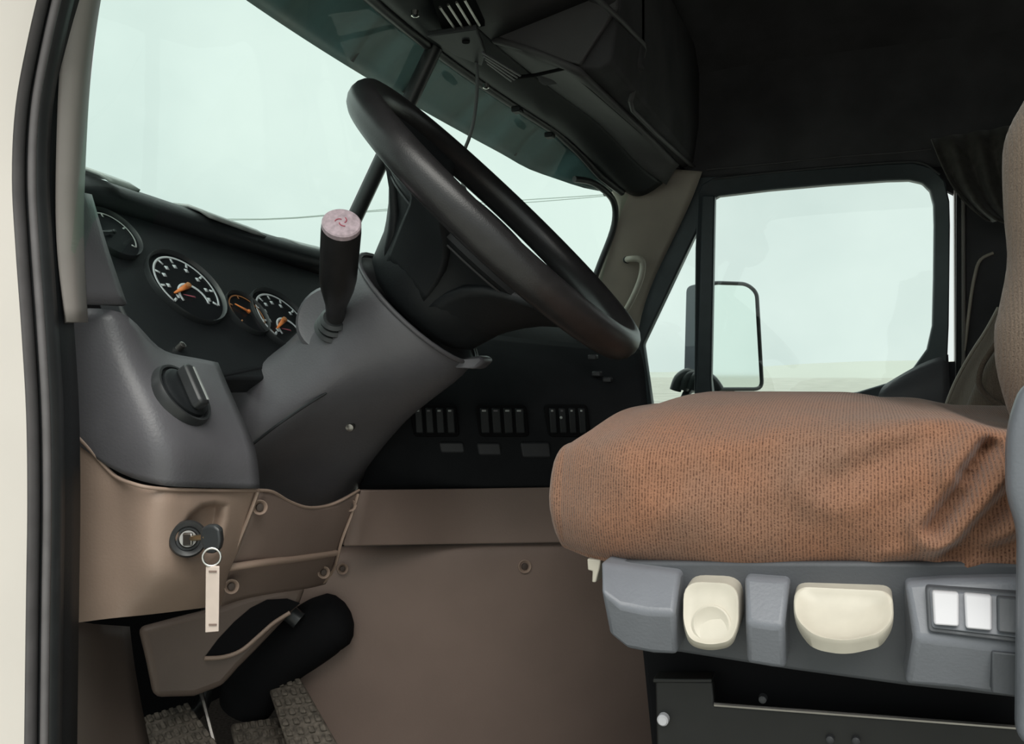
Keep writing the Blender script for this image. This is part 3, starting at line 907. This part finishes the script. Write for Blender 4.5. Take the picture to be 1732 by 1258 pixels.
tube('joint', [P(x, y, Y=KY(x, d_)) for x, y, d_ in ((436, 832, .757), (424, 866, .752), (404, 915, .748), (388, 950, .742))], .002, M['beige'], kpn, k=6, sm=14)
tube('joint', [P(606, 835, Y=.945), P(595, 870, Y=.94), P(578, 915, Y=.932), P(566, 960, Y=.945), P(548, 985, Y=.965)], .002, M['beige'], kpn, k=6, sm=18)
tube('crease', [P(x, y, Y=KY(x, d_)) for x, y, d_ in ((385, 960, .748), (440, 952, .797), (500, 945, .852), (567, 935, .932))], .0042, M['beige'], kpn, k=8, sm=20)
# right strip turned toward the driver
rows = []
for py, dy in ((829, .004), (836, -.004), (880, 0), (912, -.002), (922, .004)):
    rows.append([P(px + (py - 829) * (-.28 if px < 640 else 0), py - (px - 607) * .016, Y=yb(px) - .09 * max(0, (760 - px) / 160)) for px in (607, 680, 760, 850, 940, 1060, 1120)])
grid('right_panel', rows, M['beige_shaded'], kpn, solid=.006)
def screw(px, py, Y, r, parent):
    p = P(px, py, Y=KY(px, Y) if px < 560 else Y)
    n = (EYE - p).normalized()
    n = (n + Vector((.3, 0, -.1))).normalized()
    lathe('screw_recess', p - n * .001, n, ((-.006, r), (.001, r), (.0012, r * .93), (-.0005, r * .72), (-.003, r * .5)), M['beige'], parent, k=20)
    lathe('screw', p, n, ((-.004, r * .5), (.0002, r * .48), (.0008, r * .3)), M['kick'], parent, k=16)
for q in ((440, 858, .765), (593, 855, .935), (392, 992, .762), (548, 968, .925), (580, 962, 1.03)):
    screw(*q, .0078, kpn)
# ignition lock and bezel
lk = P(318, 911, Y=.627)
ln = (EYE - lk).normalized()
ig = lathe('ignition_switch', lk, ln, ((-.02, .0175), (.006, .0172), (.009, .0155), (.007, .0115), (.003, .0105)), M['rubber'], kpn, k=36)
lathe('lock_barrel', lk, ln, ((0, .0088), (.006, .0085), (.0075, .0075)), M['dullmetal'], ig, k=28)
# dark under-dash bracket with slot
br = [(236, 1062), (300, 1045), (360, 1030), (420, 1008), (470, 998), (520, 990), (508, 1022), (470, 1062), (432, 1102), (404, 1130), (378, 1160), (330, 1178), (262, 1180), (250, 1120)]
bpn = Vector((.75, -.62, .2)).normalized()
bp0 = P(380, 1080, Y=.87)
prism('under_bracket', [P(x, y, pl=(bp0, bpn)) for x, y in br], -bpn * .03, M['brown'], kpn, bevel=.008, seg=3)  # 'brown' is the dash beige with under-dash shade put into its colour
sl = [(346, 1112), (368, 1082), (396, 1052), (424, 1028), (452, 1014), (486, 1012), (508, 1020), (490, 1034), (462, 1052), (436, 1075), (410, 1098), (380, 1110)]
prism('bracket_slot', [P(x, y, pl=(bp0 + bpn * .002, bpn)) for x, y in sl], -bpn * .01, M['void'], kpn, bevel=0)
tube('slot_lip', [P(x, y, pl=(bp0 + bpn * .004, bpn)) for x, y in ((346, 1113), (378, 1111), (408, 1100), (436, 1077), (462, 1054), (490, 1036))], .0028, M['beige'], kpn, k=8, sm=24)

# ---- key and tag
ky = thing('ignition_key', 'black-headed key standing in the ignition switch', 'key', lk + ln * .008)
b0 = lk + ln * .008
b1 = P(348, 908, Y=.608)
tube('blade', [b0, b1], .0026, M['brass'], ky, k=8)
prism('shoulder', [P(x, y, Y=.620) for x, y in ((311, 900), (327, 900), (327, 922), (311, 922))], (.002, -.004, 0), M['dullmetal'], ky, bevel=.0015)
hd = [(338, 902), (340, 893), (350, 888), (362, 888), (371, 895), (373, 915), (370, 930), (360, 937), (347, 936), (342, 925), (338, 915)]
prism('head', [P(x, y, Y=.606) for x, y in hd], (-.003, .009, 0), M['rubber'], ky, bevel=.0025, seg=3)
kt = thing('key_tag', 'pale strap tag hanging by a split ring from the key', 'key tag', P(358, 1070, Y=.59))
rc = P(358, 942, Y=.592)
tube('split_ring', circle(rc, (.5, -.85, .1), .0076, 28), .0011, M['chrome'], kt, k=8, closed=True)
tg = [(348, 958), (371, 958), (370, 1068), (347, 1070)]
prism('strap', [P(x, y, Y=.590) for x, y in tg], (-.002, .0028, 0), M['tag'], kt, bevel=.0006)
for y in (965, 1055):
    prism('stitch', [P(x, yy, Y=.5892) for x, yy in ((353, y), (366, y), (366, y + 3), (353, y + 3))], (-.0003, .0006, 0), M['beige_shaded'], kt, bevel=0)

# ================================================================ ENGINE COVER
ec = thing('engine_cover', 'large plain beige engine cover beside the pedals under the dash', 'engine cover', V(-.5, 1.2, -.6))
rows = []
for py, dy in ((928, .014), (935, .002), (990, 0), (1080, .004), (1180, .012), (1290, .02), (1350, .03)):
    rows.append([P(px, py - (px - 575) * .026 * (1 if py < 1000 else 0), Y=yb(px) + dy - .045 * max(0, (760 - px) / 200) + (.02 * ((px - 830) / 270) ** 2 if px > 830 else .03 * ((830 - px) / 260) ** 2)) for px in (490, 568, 640, 730, 830, 930, 1020, 1120, 1250)])
grid('cover_shell', rows, M['beige_shaded'], ec, solid=.008)
screw(888, 958, yb(888) - .004, .010, ec)
# black boot over the steering shaft, low by the cover
sb = thing('shaft_boot', 'black rubber boot of the steering shaft between pedals and engine cover', 'boot', P(430, 1180, Y=1.0))
pts = [P(572, 1046, Y=1.02), P(548, 1058, Y=1.01), P(515, 1080, Y=1.0), P(480, 1105, Y=.99), P(450, 1135, Y=.985), P(428, 1165, Y=.985), P(416, 1192, Y=.985)]
tube('boot_sleeve', pts, [.036, .042, .043, .042, .042, .042, .038], M['void'], sb, k=20, sm=40)
lathe('boot_cap', pts[0], pts[0] - pts[1], ((-.012, .0405), (.0, .0385), (.009, .031), (.016, .018), (.019, .003)), M['void'], sb, k=24)
tube('clamp', [P(452, 1018, Y=.97), P(480, 1030, Y=.96), P(506, 1050, Y=.965)], .012, M['rubber'], sb, k=8, sm=10)

# left kick panel
kk = grid('trim_2', [[P(60, 1040, Y=.62), P(150, 1055, Y=.64), P(215, 1060, Y=.72)], [P(60, 1150, Y=.62), P(150, 1150, Y=.64), P(225, 1150, Y=.72)], [P(60, 1330, Y=.62), P(150, 1330, Y=.64), P(265, 1330, Y=.72)]], M['kick'])
struct(kk, 'brown kick panel low beside the doorway', 'kick panel')

# ---- pedals
def pedal(name, label, quad, Ys, arm, studs):
    t = thing(name, label, 'pedal', V(-.8, Ys[0], -.55))
    A, B, Cc, D = [P(x, y, Y=d_) for (x, y), d_ in zip(quad, Ys)]
    n = (B - A).cross(D - A).normalized()
    if n.dot(EYE - A) < 0: n = -n
    prism('pad', [A, B, Cc, D], -n * .012, M['pedal'], t, bevel=.004)
    ps = []
    nu, nv = studs
    for i in range(nu):
        for j in range(nv):
            u, v = (i + .5) / nu, (j + .5) / nv
            c = A * (1 - u) * (1 - v) + B * u * (1 - v) + Cc * u * v + D * (1 - u) * v
            e1, e2 = (B - A) / nu * .33, (D - A) / nv * .3
            ps.append(prism_data([c - e1 - e2, c + e1 - e2, c + e1 + e2, c - e1 + e2], n * .004))
    build('grip_ribs', *join(*ps), M['pedal'], t, bevel=.0012, seg=1)
    tube('arm', arm, .0085, M['metalblk'], t, k=8, sm=14)
    return t
pedal('clutch_pedal', 'wide worn ribbed pedal pad nearest the doorway', [(204, 1222), (318, 1188), (372, 1262), (250, 1318)], [.80, .86, .82, .76], [P(300, 1230, Y=.84), P(345, 1190, Y=.89), P(352, 1120, Y=.95), P(350, 1020, Y=1.02)], (9, 5))
pedal('brake_pedal', 'ribbed pedal pad in the middle, mostly below the shaft boot', [(392, 1222), (468, 1212), (500, 1280), (410, 1300)], [.93, .985, .95, .90], [P(440, 1240, Y=.97), P(435, 1200, Y=1.04), P(430, 1120, Y=1.10), P(430, 1020, Y=1.15)], (6, 4))
pedal('accelerator_pedal', 'long slanted black pedal beside the beige engine cover', [(450, 1152), (508, 1146), (590, 1290), (500, 1305)], [.965, .985, .915, .885], [P(490, 1190, Y=.985), P(480, 1150, Y=1.03), P(470, 1080, Y=1.10)], (4, 9))
tube('linkage', [P(340, 1170, Y=.87), P(362, 1255, Y=.85)], .003, M['dullmetal'], bpy.data.objects['clutch_pedal'], k=6)

# ================================================================ STEERING
WN = Vector((.715, .052, .70)).normalized()
WC = P(846, 372, Y=.95)
E1 = Vector((-WN.z, 0, WN.x)).normalized()       # toward the top of the wheel
E2 = WN.cross(E1)
if E2.y < 0: E2 = -E2
def W(phi, r, t=0):
    return WC + (E1 * math.cos(phi) + E2 * math.sin(phi)) * r + WN * t
sw_ = thing('steering_wheel', 'large black steering wheel tilted over the column', 'steering wheel', WC - WN * .13)
RR = .210
secs = []
for i in range(97):
    a = i / 96 * math.tau
    o = E1 * math.cos(a) + E2 * math.sin(a)
    c = WC + o * RR
    secs.append([c + o * (.0165 * math.cos(b)) + WN * (.0205 * math.sin(b)) for b in [j / 16 * math.tau for j in range(16)]])
loft('rim', secs, M['wheel'], sw_, caps=False, smooth=0)
def spoke(c, halfrim, halfhub):
    rows = []
    for r, t, hw in ((RR - .004, -.008, halfrim), (.19, -.012, halfrim * .95), (.155, -.027, halfrim * .9), (.122, -.052, lerp(halfrim, halfhub, .6)), (.095, -.092, halfhub), (.082, -.12, halfhub)):
        rows.append([W(c + hw * (j / 8 * 2 - 1), r, t + .004 * math.cos((j / 8 * 2 - 1) * 1.4)) for j in range(9)])
    return grid('spoke', rows, M['black'], sw_, solid=.012, sub=1)
spoke(0, .66, 1.1)
spoke(math.pi, .66, 1.1)
spoke(-math.pi / 2, .16, .4)
lathe('hub', WC, -WN, ((.020, .03), (.022, .07), (.026, .115), (.031, .142), (.037, .143), (.048, .124), (.066, .108), (.085, .100), (.11, .092), (.138, .083), (.15, .068)), M['black'], sw_, k=44)
hp = lathe('horn_pad', WC, -WN, ((.004, .002), (.005, .05), (.012, .072), (.024, .080), (.034, .078)), M['black'], sw_, k=44)
tube('pad_groove', circle(WC - WN * .044, WN, .133, 44), .0018, M['darkgrey'], sw_, k=6, closed=True)
tube('wheel_trim', [W(math.radians(a), .085, -.02) for a in range(200, 340, 8)], .002, M['bezel'], sw_, k=6)

stc = thing('steering_column', 'grey steering column shroud with a black stalk lever', 'steering column', P(520, 830, Y=.9))
# shroud: cup behind the wheel, then spreading to meet the dash
def ringpts(cpx, Y, n=28): return [P(x, y, Y=d_) for x, y, d_ in cpx]
cup_c = WC - WN * .150
def cupring(t, r, k=32):
    return [WC - WN * t + (E1 * math.cos(i / k * math.tau) + E2 * math.sin(i / k * math.tau)) * r for i in range(k)]
deep_px = [(500, 590, 1.06), (420, 636, 1.0), (340, 676, .90), (345, 700, .89), (365, 735, .88), (380, 770, .88), (390, 800, .88), (405, 835, .95), (440, 862, .99), (490, 885, 1.02), (540, 890, 1.04), (590, 870, 1.04), (625, 830, 1.08), (640, 760, 1.12), (650, 690, 1.16), (590, 610, 1.16)]
base_px = [(520, 566, 1.02), (452, 606, .93), (378, 648, .835), (384, 676, .825), (400, 712, .815), (418, 748, .812), (428, 780, .84), (438, 810, .885), (462, 838, .92), (500, 852, .95), (540, 858, .98), (575, 846, 1.02), (604, 815, 1.05), (625, 760, 1.08), (640, 690, 1.10), (600, 610, 1.10)]
base = catmull([P(x, y, Y=d_) for x, y, d_ in base_px], 32, True)
mid_px = [(534, 520, 1.0), (526, 548, .925), (522, 570, .872), (528, 592, .855), (545, 622, .845), (560, 650, .845), (572, 680, .872), (588, 706, .908), (612, 728, .95), (645, 735, .985), (675, 722, 1.01), (695, 700, 1.03), (705, 660, 1.03), (690, 610, 1.06), (640, 550, 1.08), (575, 512, 1.05)]
mid = catmull([P(x, y, Y=d_) for x, y, d_ in mid_px], 32, True)
# the cup's ring turned so that its points follow the same order as the two traced rings
def align(ref, ringp):
    n = len(ringp)
    best = None
    for rev in (False, True):
        q = ringp[::-1] if rev else ringp
        for s in range(n):
            e = sum((ref[i] - q[(i + s) % n]).length for i in range(n))
            if best is None or e < best[0]: best = (e, [q[(i + s) % n] for i in range(n)])
    return best[1]
c3 = align(mid, cupring(.198, .094))
c2 = align(mid, cupring(.172, .098))
c1 = align(mid, cupring(.148, .0955))
c0 = align(mid, cupring(.148, .092))
ci = align(mid, cupring(.172, .088))
deep = catmull([P(x, y, Y=d_) for x, y, d_ in deep_px], 32, True)
half = [(a + b) / 2 for a, b in zip(base, mid)]
loft('shroud', [deep, base, half, mid, c3, c2, c1, c0, ci], M['grey'], stc, smooth=0, sub=1)
tube('shroud_lip', c1, .0028, M['grey'], stc, k=8, closed=True)
tube('shroud_seam', [P(426, 752, Y=.80), P(470, 718, Y=.805), P(520, 684, Y=.833), P(552, 664, Y=.848)], .0016, M['black'], stc, k=6, sm=18)
lathe('screw', P(592, 722, Y=.915), (.3, -.9, -.3), ((-.004, .006), (.003, .005), (.004, .002)), M['dullmetal'], stc, k=12)
# tab at the cup's lower end
tb = [P(752, 606, Y=.93), P(785, 606, Y=.93), P(812, 600, Y=.94), P(820, 610, Y=.94), P(804, 624, Y=.93), P(770, 622, Y=.92)]
prism('tilt_tab', tb, (0, .03, .0), M['grey'], stc, bevel=.004, seg=3)
# stalk: ribbed boot, neck, grip and printed end cap
S0, S1 = P(566, 556, Y=.862), P(578, 376, Y=.745)
ax = (S1 - S0).normalized()
L = (S1 - S0).length
lathe('stalk_plate', P(556, 540, Y=.868), (.15, -.95, .2), ((-.012, .044), (.0, .043), (.004, .038), (.002, .03)), M['grey'], stc, k=30)
for i in range(3):
    lathe('boot_rib', S0 + ax * (.002 + i * .008), ax, ((-.003, .022 - i * .003), (.001, .024 - i * .003), (.004, .02 - i * .003)), M['rubber'], stc, k=24)
sk = lathe('stalk_lever', S0, ax, ((-.01, .011), (L * .1, .0105), (L * .26, .0125), (L * .42, .0185), (L * .52, .0205), (L * .70, .0207), (L * .93, .0207), (L * .965, .0203)), M['wheel'], stc, k=36)
lathe('end_cap', S1, ax, ((-L * .04, .0202), (-.001, .0200), (.0005, .0185), (.001, .002)), M['pinkcap'], sk, k=36)
parts = []
uu = ax.orthogonal().normalized()
vv = ax.cross(uu)
for a0 in (0, 2.1, 4.2):
    parts.append(tube_data([S1 + ax * .0012 + (uu * math.cos(a0 + t) + vv * math.sin(a0 + t)) * .003 * (1 + t * .9) for t in [q * .18 for q in range(9)]], .0006, 5))
build('cap_mark', *join(*parts), M['redprint'], sk, smooth=0)

# ================================================================ DRIVER SEAT
ds = thing('driver_seat', "driver's seat with brown ribbed cushion and grey control side panel", 'seat', V(-.05, .93, -.62))
NX, NL = 150, 260
X0, X1 = -.206, .30
verts_secs = []
def gauss(x, s): return math.exp(-(x / s) ** 2)
for i in range(NX):
    f = i / (NX - 1)
    x = X0 + (X1 - X0) * (f ** 1.6)
    xq = x - .027 * max(0, 1 - (x - X0) / .2)
    hed = interp(xq, (-.25, -.215, -.17, -.11, -.03, .05, .11), (-.076, -.061, -.054, -.053, -.042, -.036, -.044))
    hcr = interp(xq, (-.25, -.2, -.14, -.02, .06, .11, .2), (-.078, -.038, -.022, -.0215, -.032, -.046, -.06))
    hb = interp(xq, (-.25, -.2, -.1, 0, .12), (-.156, -.161, -.163, -.152, -.146))
    fr = max(0.0, 1 - ((x - X0) / .07))
    sh = 1 - fr * fr
    yn = .675 + .035 * (1 - sh)
    yf = 1.20 - .05 * (1 - sh)
    keys = [(yn + .045, hb), (yn + .012, hb + .07 * (hed - hb)), (yn - .004, hb + .26 * (hed - hb)), (yn - .009, (hb + hed) / 2), (yn - .003, hed - .17 * (hed - hb)), (yn + .016, hed), (yn + .07, lerp(hed, hcr, .55)), (yn + .15, lerp(hed, hcr, .92)),
            (.94, hcr), (yf - .15, lerp(hed, hcr, .9)), (yf - .04, hed + .004), (yf - .005, hed - .02), (yf + .004, (hb + hed) / 2), (yf - .012, hb + .012), (yf - .05, hb), (.94, hb + .002)]
    hm = (hed + hb) / 2
    lo = catmull([Vector((0, y, h)) for y, h in keys], NL, True)
    sec = []
    vs_shr = lerp(1.06, 1, sh)
    for p in lo:
        y, h = p.y, hm + (p.z - hm) * vs_shr
        # the front bows forward toward the middle of the seat
        bow = -.05 * math.sin(max(0, min(1, (y - .5) / .88)) * math.pi) * max(0, 1 - (x - X0) / .2)
        # soft folds on the near side at the back
        if y < .76:
            k = max(0, 1 - (y - .66) / .09)
            for (ax_, ah, bx, bh, am, sg) in ((.080, -.058, .052, -.104, .021, .0062), (.100, -.080, .064, -.122, .017, .0065), (.055, -.044, -.01, -.076, .008, .010), (.106, -.115, .03, -.142, .010, .007), (.088, -.046, .070, -.066, .012, .006), (-.04, -.062, -.12, -.085, .003, .012)):
                dx, dh = bx - ax_, bh - ah
                tt = max(-.1, min(1.1, ((x - ax_) * dx + (h - ah) * dh) / (dx * dx + dh * dh)))
                dd = math.hypot(x - ax_ - dx * tt, h - ah - dh * tt)
                y += k * am * gauss(dd, sg) * (1 - .55 * abs(tt - .35)) - k * am * .45 * gauss(dd - sg * 2, sg)
            y += k * .0022 * math.sin(x * 55 + h * 30) * math.sin(h * 40 + 1)
        sec.append(V(x + bow, y, h))
    verts_secs.append(sec)
nose = []
c0_ = sum(verts_secs[0], Vector()) / len(verts_secs[0])
for k in (.15, .4, .6, .74, .84, .91, .96, .99):
    nose.append([Vector((p.x - .016 * (1 - k ** 2.5) ** .5, c0_.y + (p.y - c0_.y) * lerp(.9, 1, k), c0_.z + (p.z - c0_.z) * k)) for p in verts_secs[0]])
cu_ = loft('cushion', nose + verts_secs, M['fabric'], ds, smooth=0)
# seam piping
sp_ = []
for x in [X0 + .02 + i * .018 for i in range(19)]:
    hed = interp(x, (-.25, -.215, -.17, -.11, -.03, .05, .11), (-.088, -.064, -.054, -.053, -.042, -.036, -.044))
    sp_.append(V(x, .688, hed + .0005))
# backrest
bs_px = [(860, 1722), (780, 1719), (720, 1714), (680, 1701), (620, 1686), (560, 1683), (520, 1691), (440, 1705), (360, 1699), (260, 1697), (210, 1710), (160, 1737), (90, 1760), (-40, 1790), (-200, 1815)]
secs = []
bk_l = []
for py, px in bs_px:
    bk_l.append(P(px, py, Y=.775))
bk_l = catmull(bk_l, 46)
for p in bk_l:
    x, z = p.x, p.z
    yn, yf, th = .735, 1.165, .13
    keys = [(x + .05, yn), (x + .014, yn + .012), (x, yn + .045), (x + .012, yn + .09), (x + .022, (yn + yf) / 2), (x + .012, yf - .09), (x, yf - .045), (x + .014, yf - .012), (x + .05, yf), (x + th, yf - .01), (x + th + .02, (yn + yf) / 2), (x + th, yn + .01)]
    keys = [(a + max(0, b - .785) * .16, b) for a, b in keys]
    secs.append([Vector((a.x, a.y, z)) for a in catmull([Vector((a, b, 0)) for a, b in keys], 48, True)])
loft('backrest', secs, M['fabric2'], ds, smooth=60)
# grey recliner cover at the cushion's rear
rcv = round_poly([(1706, 728), (1735, 640), (1860, 640), (1860, 1270), (1722, 1270), (1726, 900), (1706, 840)], 40, 6)
prism('recliner_cover', [P(x, y, Y=.612) for x, y in rcv], (.0, .022, 0), M['seatgrey'], ds, bevel=.008, seg=4)

# side shield under the cushion
YS = .668
def pod(name, pts_top, pts_mid, pts_bot, Y0, Y1, Y2, m):
    """upper face leaning out from Y0 to Y1, lower face falling back to Y2"""
    rows = [[P(x, y, Y=Y0) for x, y in pts_top], [P(x, y, Y=Y1) for x, y in pts_mid], [P(x, y, Y=Y2) for x, y in pts_bot]]
    back = [[p + Vector((0, .05, 0)) for p in r] for r in rows]
    secs_ = []
    n = len(pts_top)
    for j in range(n):
        secs_.append([rows[0][j], rows[1][j], rows[2][j], back[2][j] + Vector((0, 0, .004)), back[0][j]])
    return loft(name, secs_, m, ds, bevel=.004, seg=3, smooth=40)
prism('shield_back', [P(x, y, Y=.676) for x, y in ((1040, 950), (1800, 952), (1800, 1190), (1530, 1160), (1340, 1134), (1150, 1104), (1075, 1098))], (0, .03, 0), M['seatdark'], ds, bevel=.003)
pod('front_pod', ((1014, 950), (1060, 957), (1110, 963), (1150, 968)), ((1018, 998), (1048, 1024), (1095, 1034), (1142, 1036)), ((1030, 1072), (1062, 1098), (1105, 1106), (1146, 1108)), .664, .634, .648, M['seatgrey'])
pod('middle_pod', ((1258, 975), (1285, 977), (1312, 979), (1336, 981)), ((1262, 1052), (1285, 1055), (1305, 1058), (1326, 1058)), ((1262, 1122), (1285, 1126), (1308, 1130), (1330, 1132)), .664, .637, .648, M['seatgrey'])
pod('rear_pod', ((1530, 985), (1600, 980), (1700, 978), (1800, 978)), ((1548, 1078), (1620, 1086), (1700, 1096), (1800, 1106)), ((1530, 1158), (1620, 1166), (1700, 1178), (1800, 1192)), .662, .638, .650, M['seatgrey'])
# levers
def lever(pts, Yt, Yb, lip, name, dish):
    pl_ = round_poly(pts, 34, 6)
    y0, y1 = min(q[1] for q in pl_), max(q[1] for q in pl_)
    def YY(y): return lerp(Yt, Yb, (y - y0) / (y1 - y0))
    def ww(y): return max(0, min(1, (y - lerp(y0, y1, .35)) / ((y1 - y0) * .5)))
    face = [P(x, y, Y=YY(y)) for x, y in pl_]
    low = [P(x, y + lip * ww(y), Y=YY(y) + .004) for x, y in pl_]
    c = sum(face, Vector()) / len(face)
    n = (face[len(face) // 4] - c).cross(face[0] - c).normalized()
    if n.dot(EYE - c) < 0: n = -n
    def sc_(k, o): return [c + (p - c) * k + n * o for p in face]
    secs_ = [[p + Vector((0, .045, .003)) for p in low], low, [lerp(p, q, .75) for p, q in zip(low, face)], face, sc_(.97, .0012), sc_(.91, .0008), sc_(.84, -.0008 * dish), sc_(.6, -.003 * dish), sc_(.3, -.004 * dish), sc_(.02, -.0042 * dish)]
    return loft(name, secs_, M['lever'], ds, smooth=60, label='ivory seat control handle')
lv = lever([(1156, 982), (1250, 986), (1250, 1056), (1238, 1086), (1200, 1093), (1166, 1084), (1155, 1052)], .655, .630, 8, 'adjustment_lever', .25)
dn = Vector((0, -.9, .4))
lathe('thumb_dimple', P(1203, 1056, Y=.6382), dn, ((-.004, .0150), (.0002, .0142), (.0009, .0128), (.0002, .0112), (-.0012, .008), (-.0016, .001)), M['lever'], lv, k=26)
lever([(1343, 992), (1510, 1000), (1512, 1050), (1490, 1074), (1430, 1088), (1375, 1078), (1342, 1046)], .660, .622, 20, 'adjustment_lever', 1)
# rocker switches in their bezel
bz = [(1566, 992), (1800, 1008), (1800, 1096), (1570, 1068)]
sbz = prism('switch_bezel', [P(x, y, Y=.635 + (1080 - y) * .00020) for x, y in round_poly(bz, 8)], (0, .014, 0), M['seatdark'], ds, bevel=.001)
prism('bezel_plate', [P(x, y, Y=.6335 + (1080 - y) * .00020) for x, y in round_poly([(1572, 998), (1800, 1014), (1800, 1088), (1576, 1062)], 6)], (0, .003, 0), M['seatgrey'], sbz, bevel=.001)
for xs, mm in (((1577, 1000, 1622, 1003, 1622, 1060, 1580, 1057), 'white'), ((1631, 1004, 1678, 1008, 1678, 1067, 1634, 1063), 'white'), ((1687, 1009, 1740, 1013, 1740, 1074, 1688, 1069), 'seatdark')):
    q = [(xs[0], xs[1]), (xs[2], xs[3]), (xs[4], xs[5]), (xs[6], xs[7])]
    prism('rocker_switch', [P(x, y, Y=.629 + (1080 - y) * .00020) for x, y in round_poly(q, 5)], (0, .006, 0), M[mm], sbz, bevel=.0016, label='white rocker switch' if mm == 'white' else 'grey rocker switch')
prism('access_cover', [P(x, y, Y=.636) for x, y in ((1678, 1102), (1800, 1114), (1800, 1190), (1678, 1172))], (0, .012, 0), M['seatdark'], ds, bevel=.001)
prism('end_bracket', [P(x, y, Y=.70) for x, y in ((993, 945), (1016, 947), (1014, 960), (1008, 985), (1001, 985), (1002, 966), (994, 964))], (0, .02, 0), M['lever'], ds, bevel=.001)
# suspension base
prism('suspension_housing', [P(x, y, Y=.74) for x, y in ((1085, 1095), (1800, 1095), (1800, 1300), (1105, 1300))], (0, .4, 0), M['void'], ds, bevel=.004)
prism('side_plate', [P(x, y, Y=.715) for x, y in ((1108, 1150), (1205, 1152), (1208, 1192), (1800, 1236), (1800, 1330), (1112, 1330))], (0, .01, 0), M['metalblk'], ds, bevel=.002)
tube('rail_edge', [P(1208, 1191, Y=.712), P(1500, 1213, Y=.712), P(1800, 1236, Y=.712)], .0016, M['dullmetal'], ds, k=6)
prism('front_flange', [P(x, y, Y=.712) for x, y in ((1104, 1148), (1204, 1148), (1204, 1155), (1104, 1155))], (0, .02, 0), M['metalblk'], ds, bevel=.001)
lathe('bolt', P(1122, 1216, Y=.712), (0, -1, 0), ((-.004, .0048), (.003, .0048), (.0045, .0035)), M['white'], ds, k=16)
for q in ((1290, 1182), (1404, 1250), (1448, 1252)):
    lathe('rivet', P(*q, Y=.713), (0, -1, 0), ((-.004, .0035), (.002, .003), (.003, .0015)), M['darkgrey'], ds, k=12)
box('pedestal', (-.0, .95, .08), (.36, .36, .16), M['metalblk'], ds, bevel=.01)

# ================================================================ PASSENGER SEAT
ps = thing('passenger_seat', 'grey-brown passenger seat with curved side bolsters, beyond the brown cushion', 'seat', V(.2, 1.93, -.62))
pb = [(760, 1585), (700, 1597), (650, 1615), (600, 1642), (560, 1668), (520, 1690), (490, 1718), (470, 1750), (455, 1790)]
secs = []
for p in catmull([P(px, py, Y=2.085) for py, px in pb], 30):
    x, z = p.x, p.z
    yn, yf, th = 1.70, 2.14, .15
    keys = [(x + .06, yn), (x + .012, yn + .012), (x, yn + .05), (x + .02, yn + .10), (x + .045, (yn + yf) / 2), (x + .02, yf - .10), (x, yf - .05), (x + .012, yf - .012), (x + .06, yf), (x + th, yf - .01), (x + th + .02, (yn + yf) / 2), (x + th, yn + .01)]
    secs.append([Vector((a.x, a.y, z)) for a in catmull([Vector((a, b, 0)) for a, b in keys], 44, True)])
loft('backrest', secs, M['fabric2'], ps, smooth=60)
tube('piping', [P(px - 1, py, Y=2.07) for py, px in pb[:6]], .0035, M['pillar'], ps, k=8, sm=24)
tube('bolster_piping', [P(x, y, Y=1.685) for x, y in ((1700, 690), (1672, 672), (1656, 650), (1660, 620), (1678, 590), (1700, 560))], .005, M['fabric2'], ps, k=8, sm=24)
box('cushion', (-.02, 1.92, CZ - .16), (.46, .46, .13), M['fabric2'], ps, bevel=.03, seg=4)
box('pedestal', (-.0, 1.92, .20), (.36, .36, .40), M['metalblk'], ps, bevel=.01)
bl = tube('belt_cord', [P(1680, 428, Y=2.322), P(1658, 440, Y=2.319), P(1648, 470, Y=2.319), P(1640, 520, Y=2.319), P(1634, 570, Y=2.319), P(1630, 600, Y=2.319), P(1628, 640, Y=2.322)], .004, M['pillar'], None, k=8, sm=26)
props(bl, 'thin pale belt cord hanging on the dark post behind the passenger door', 'cord')
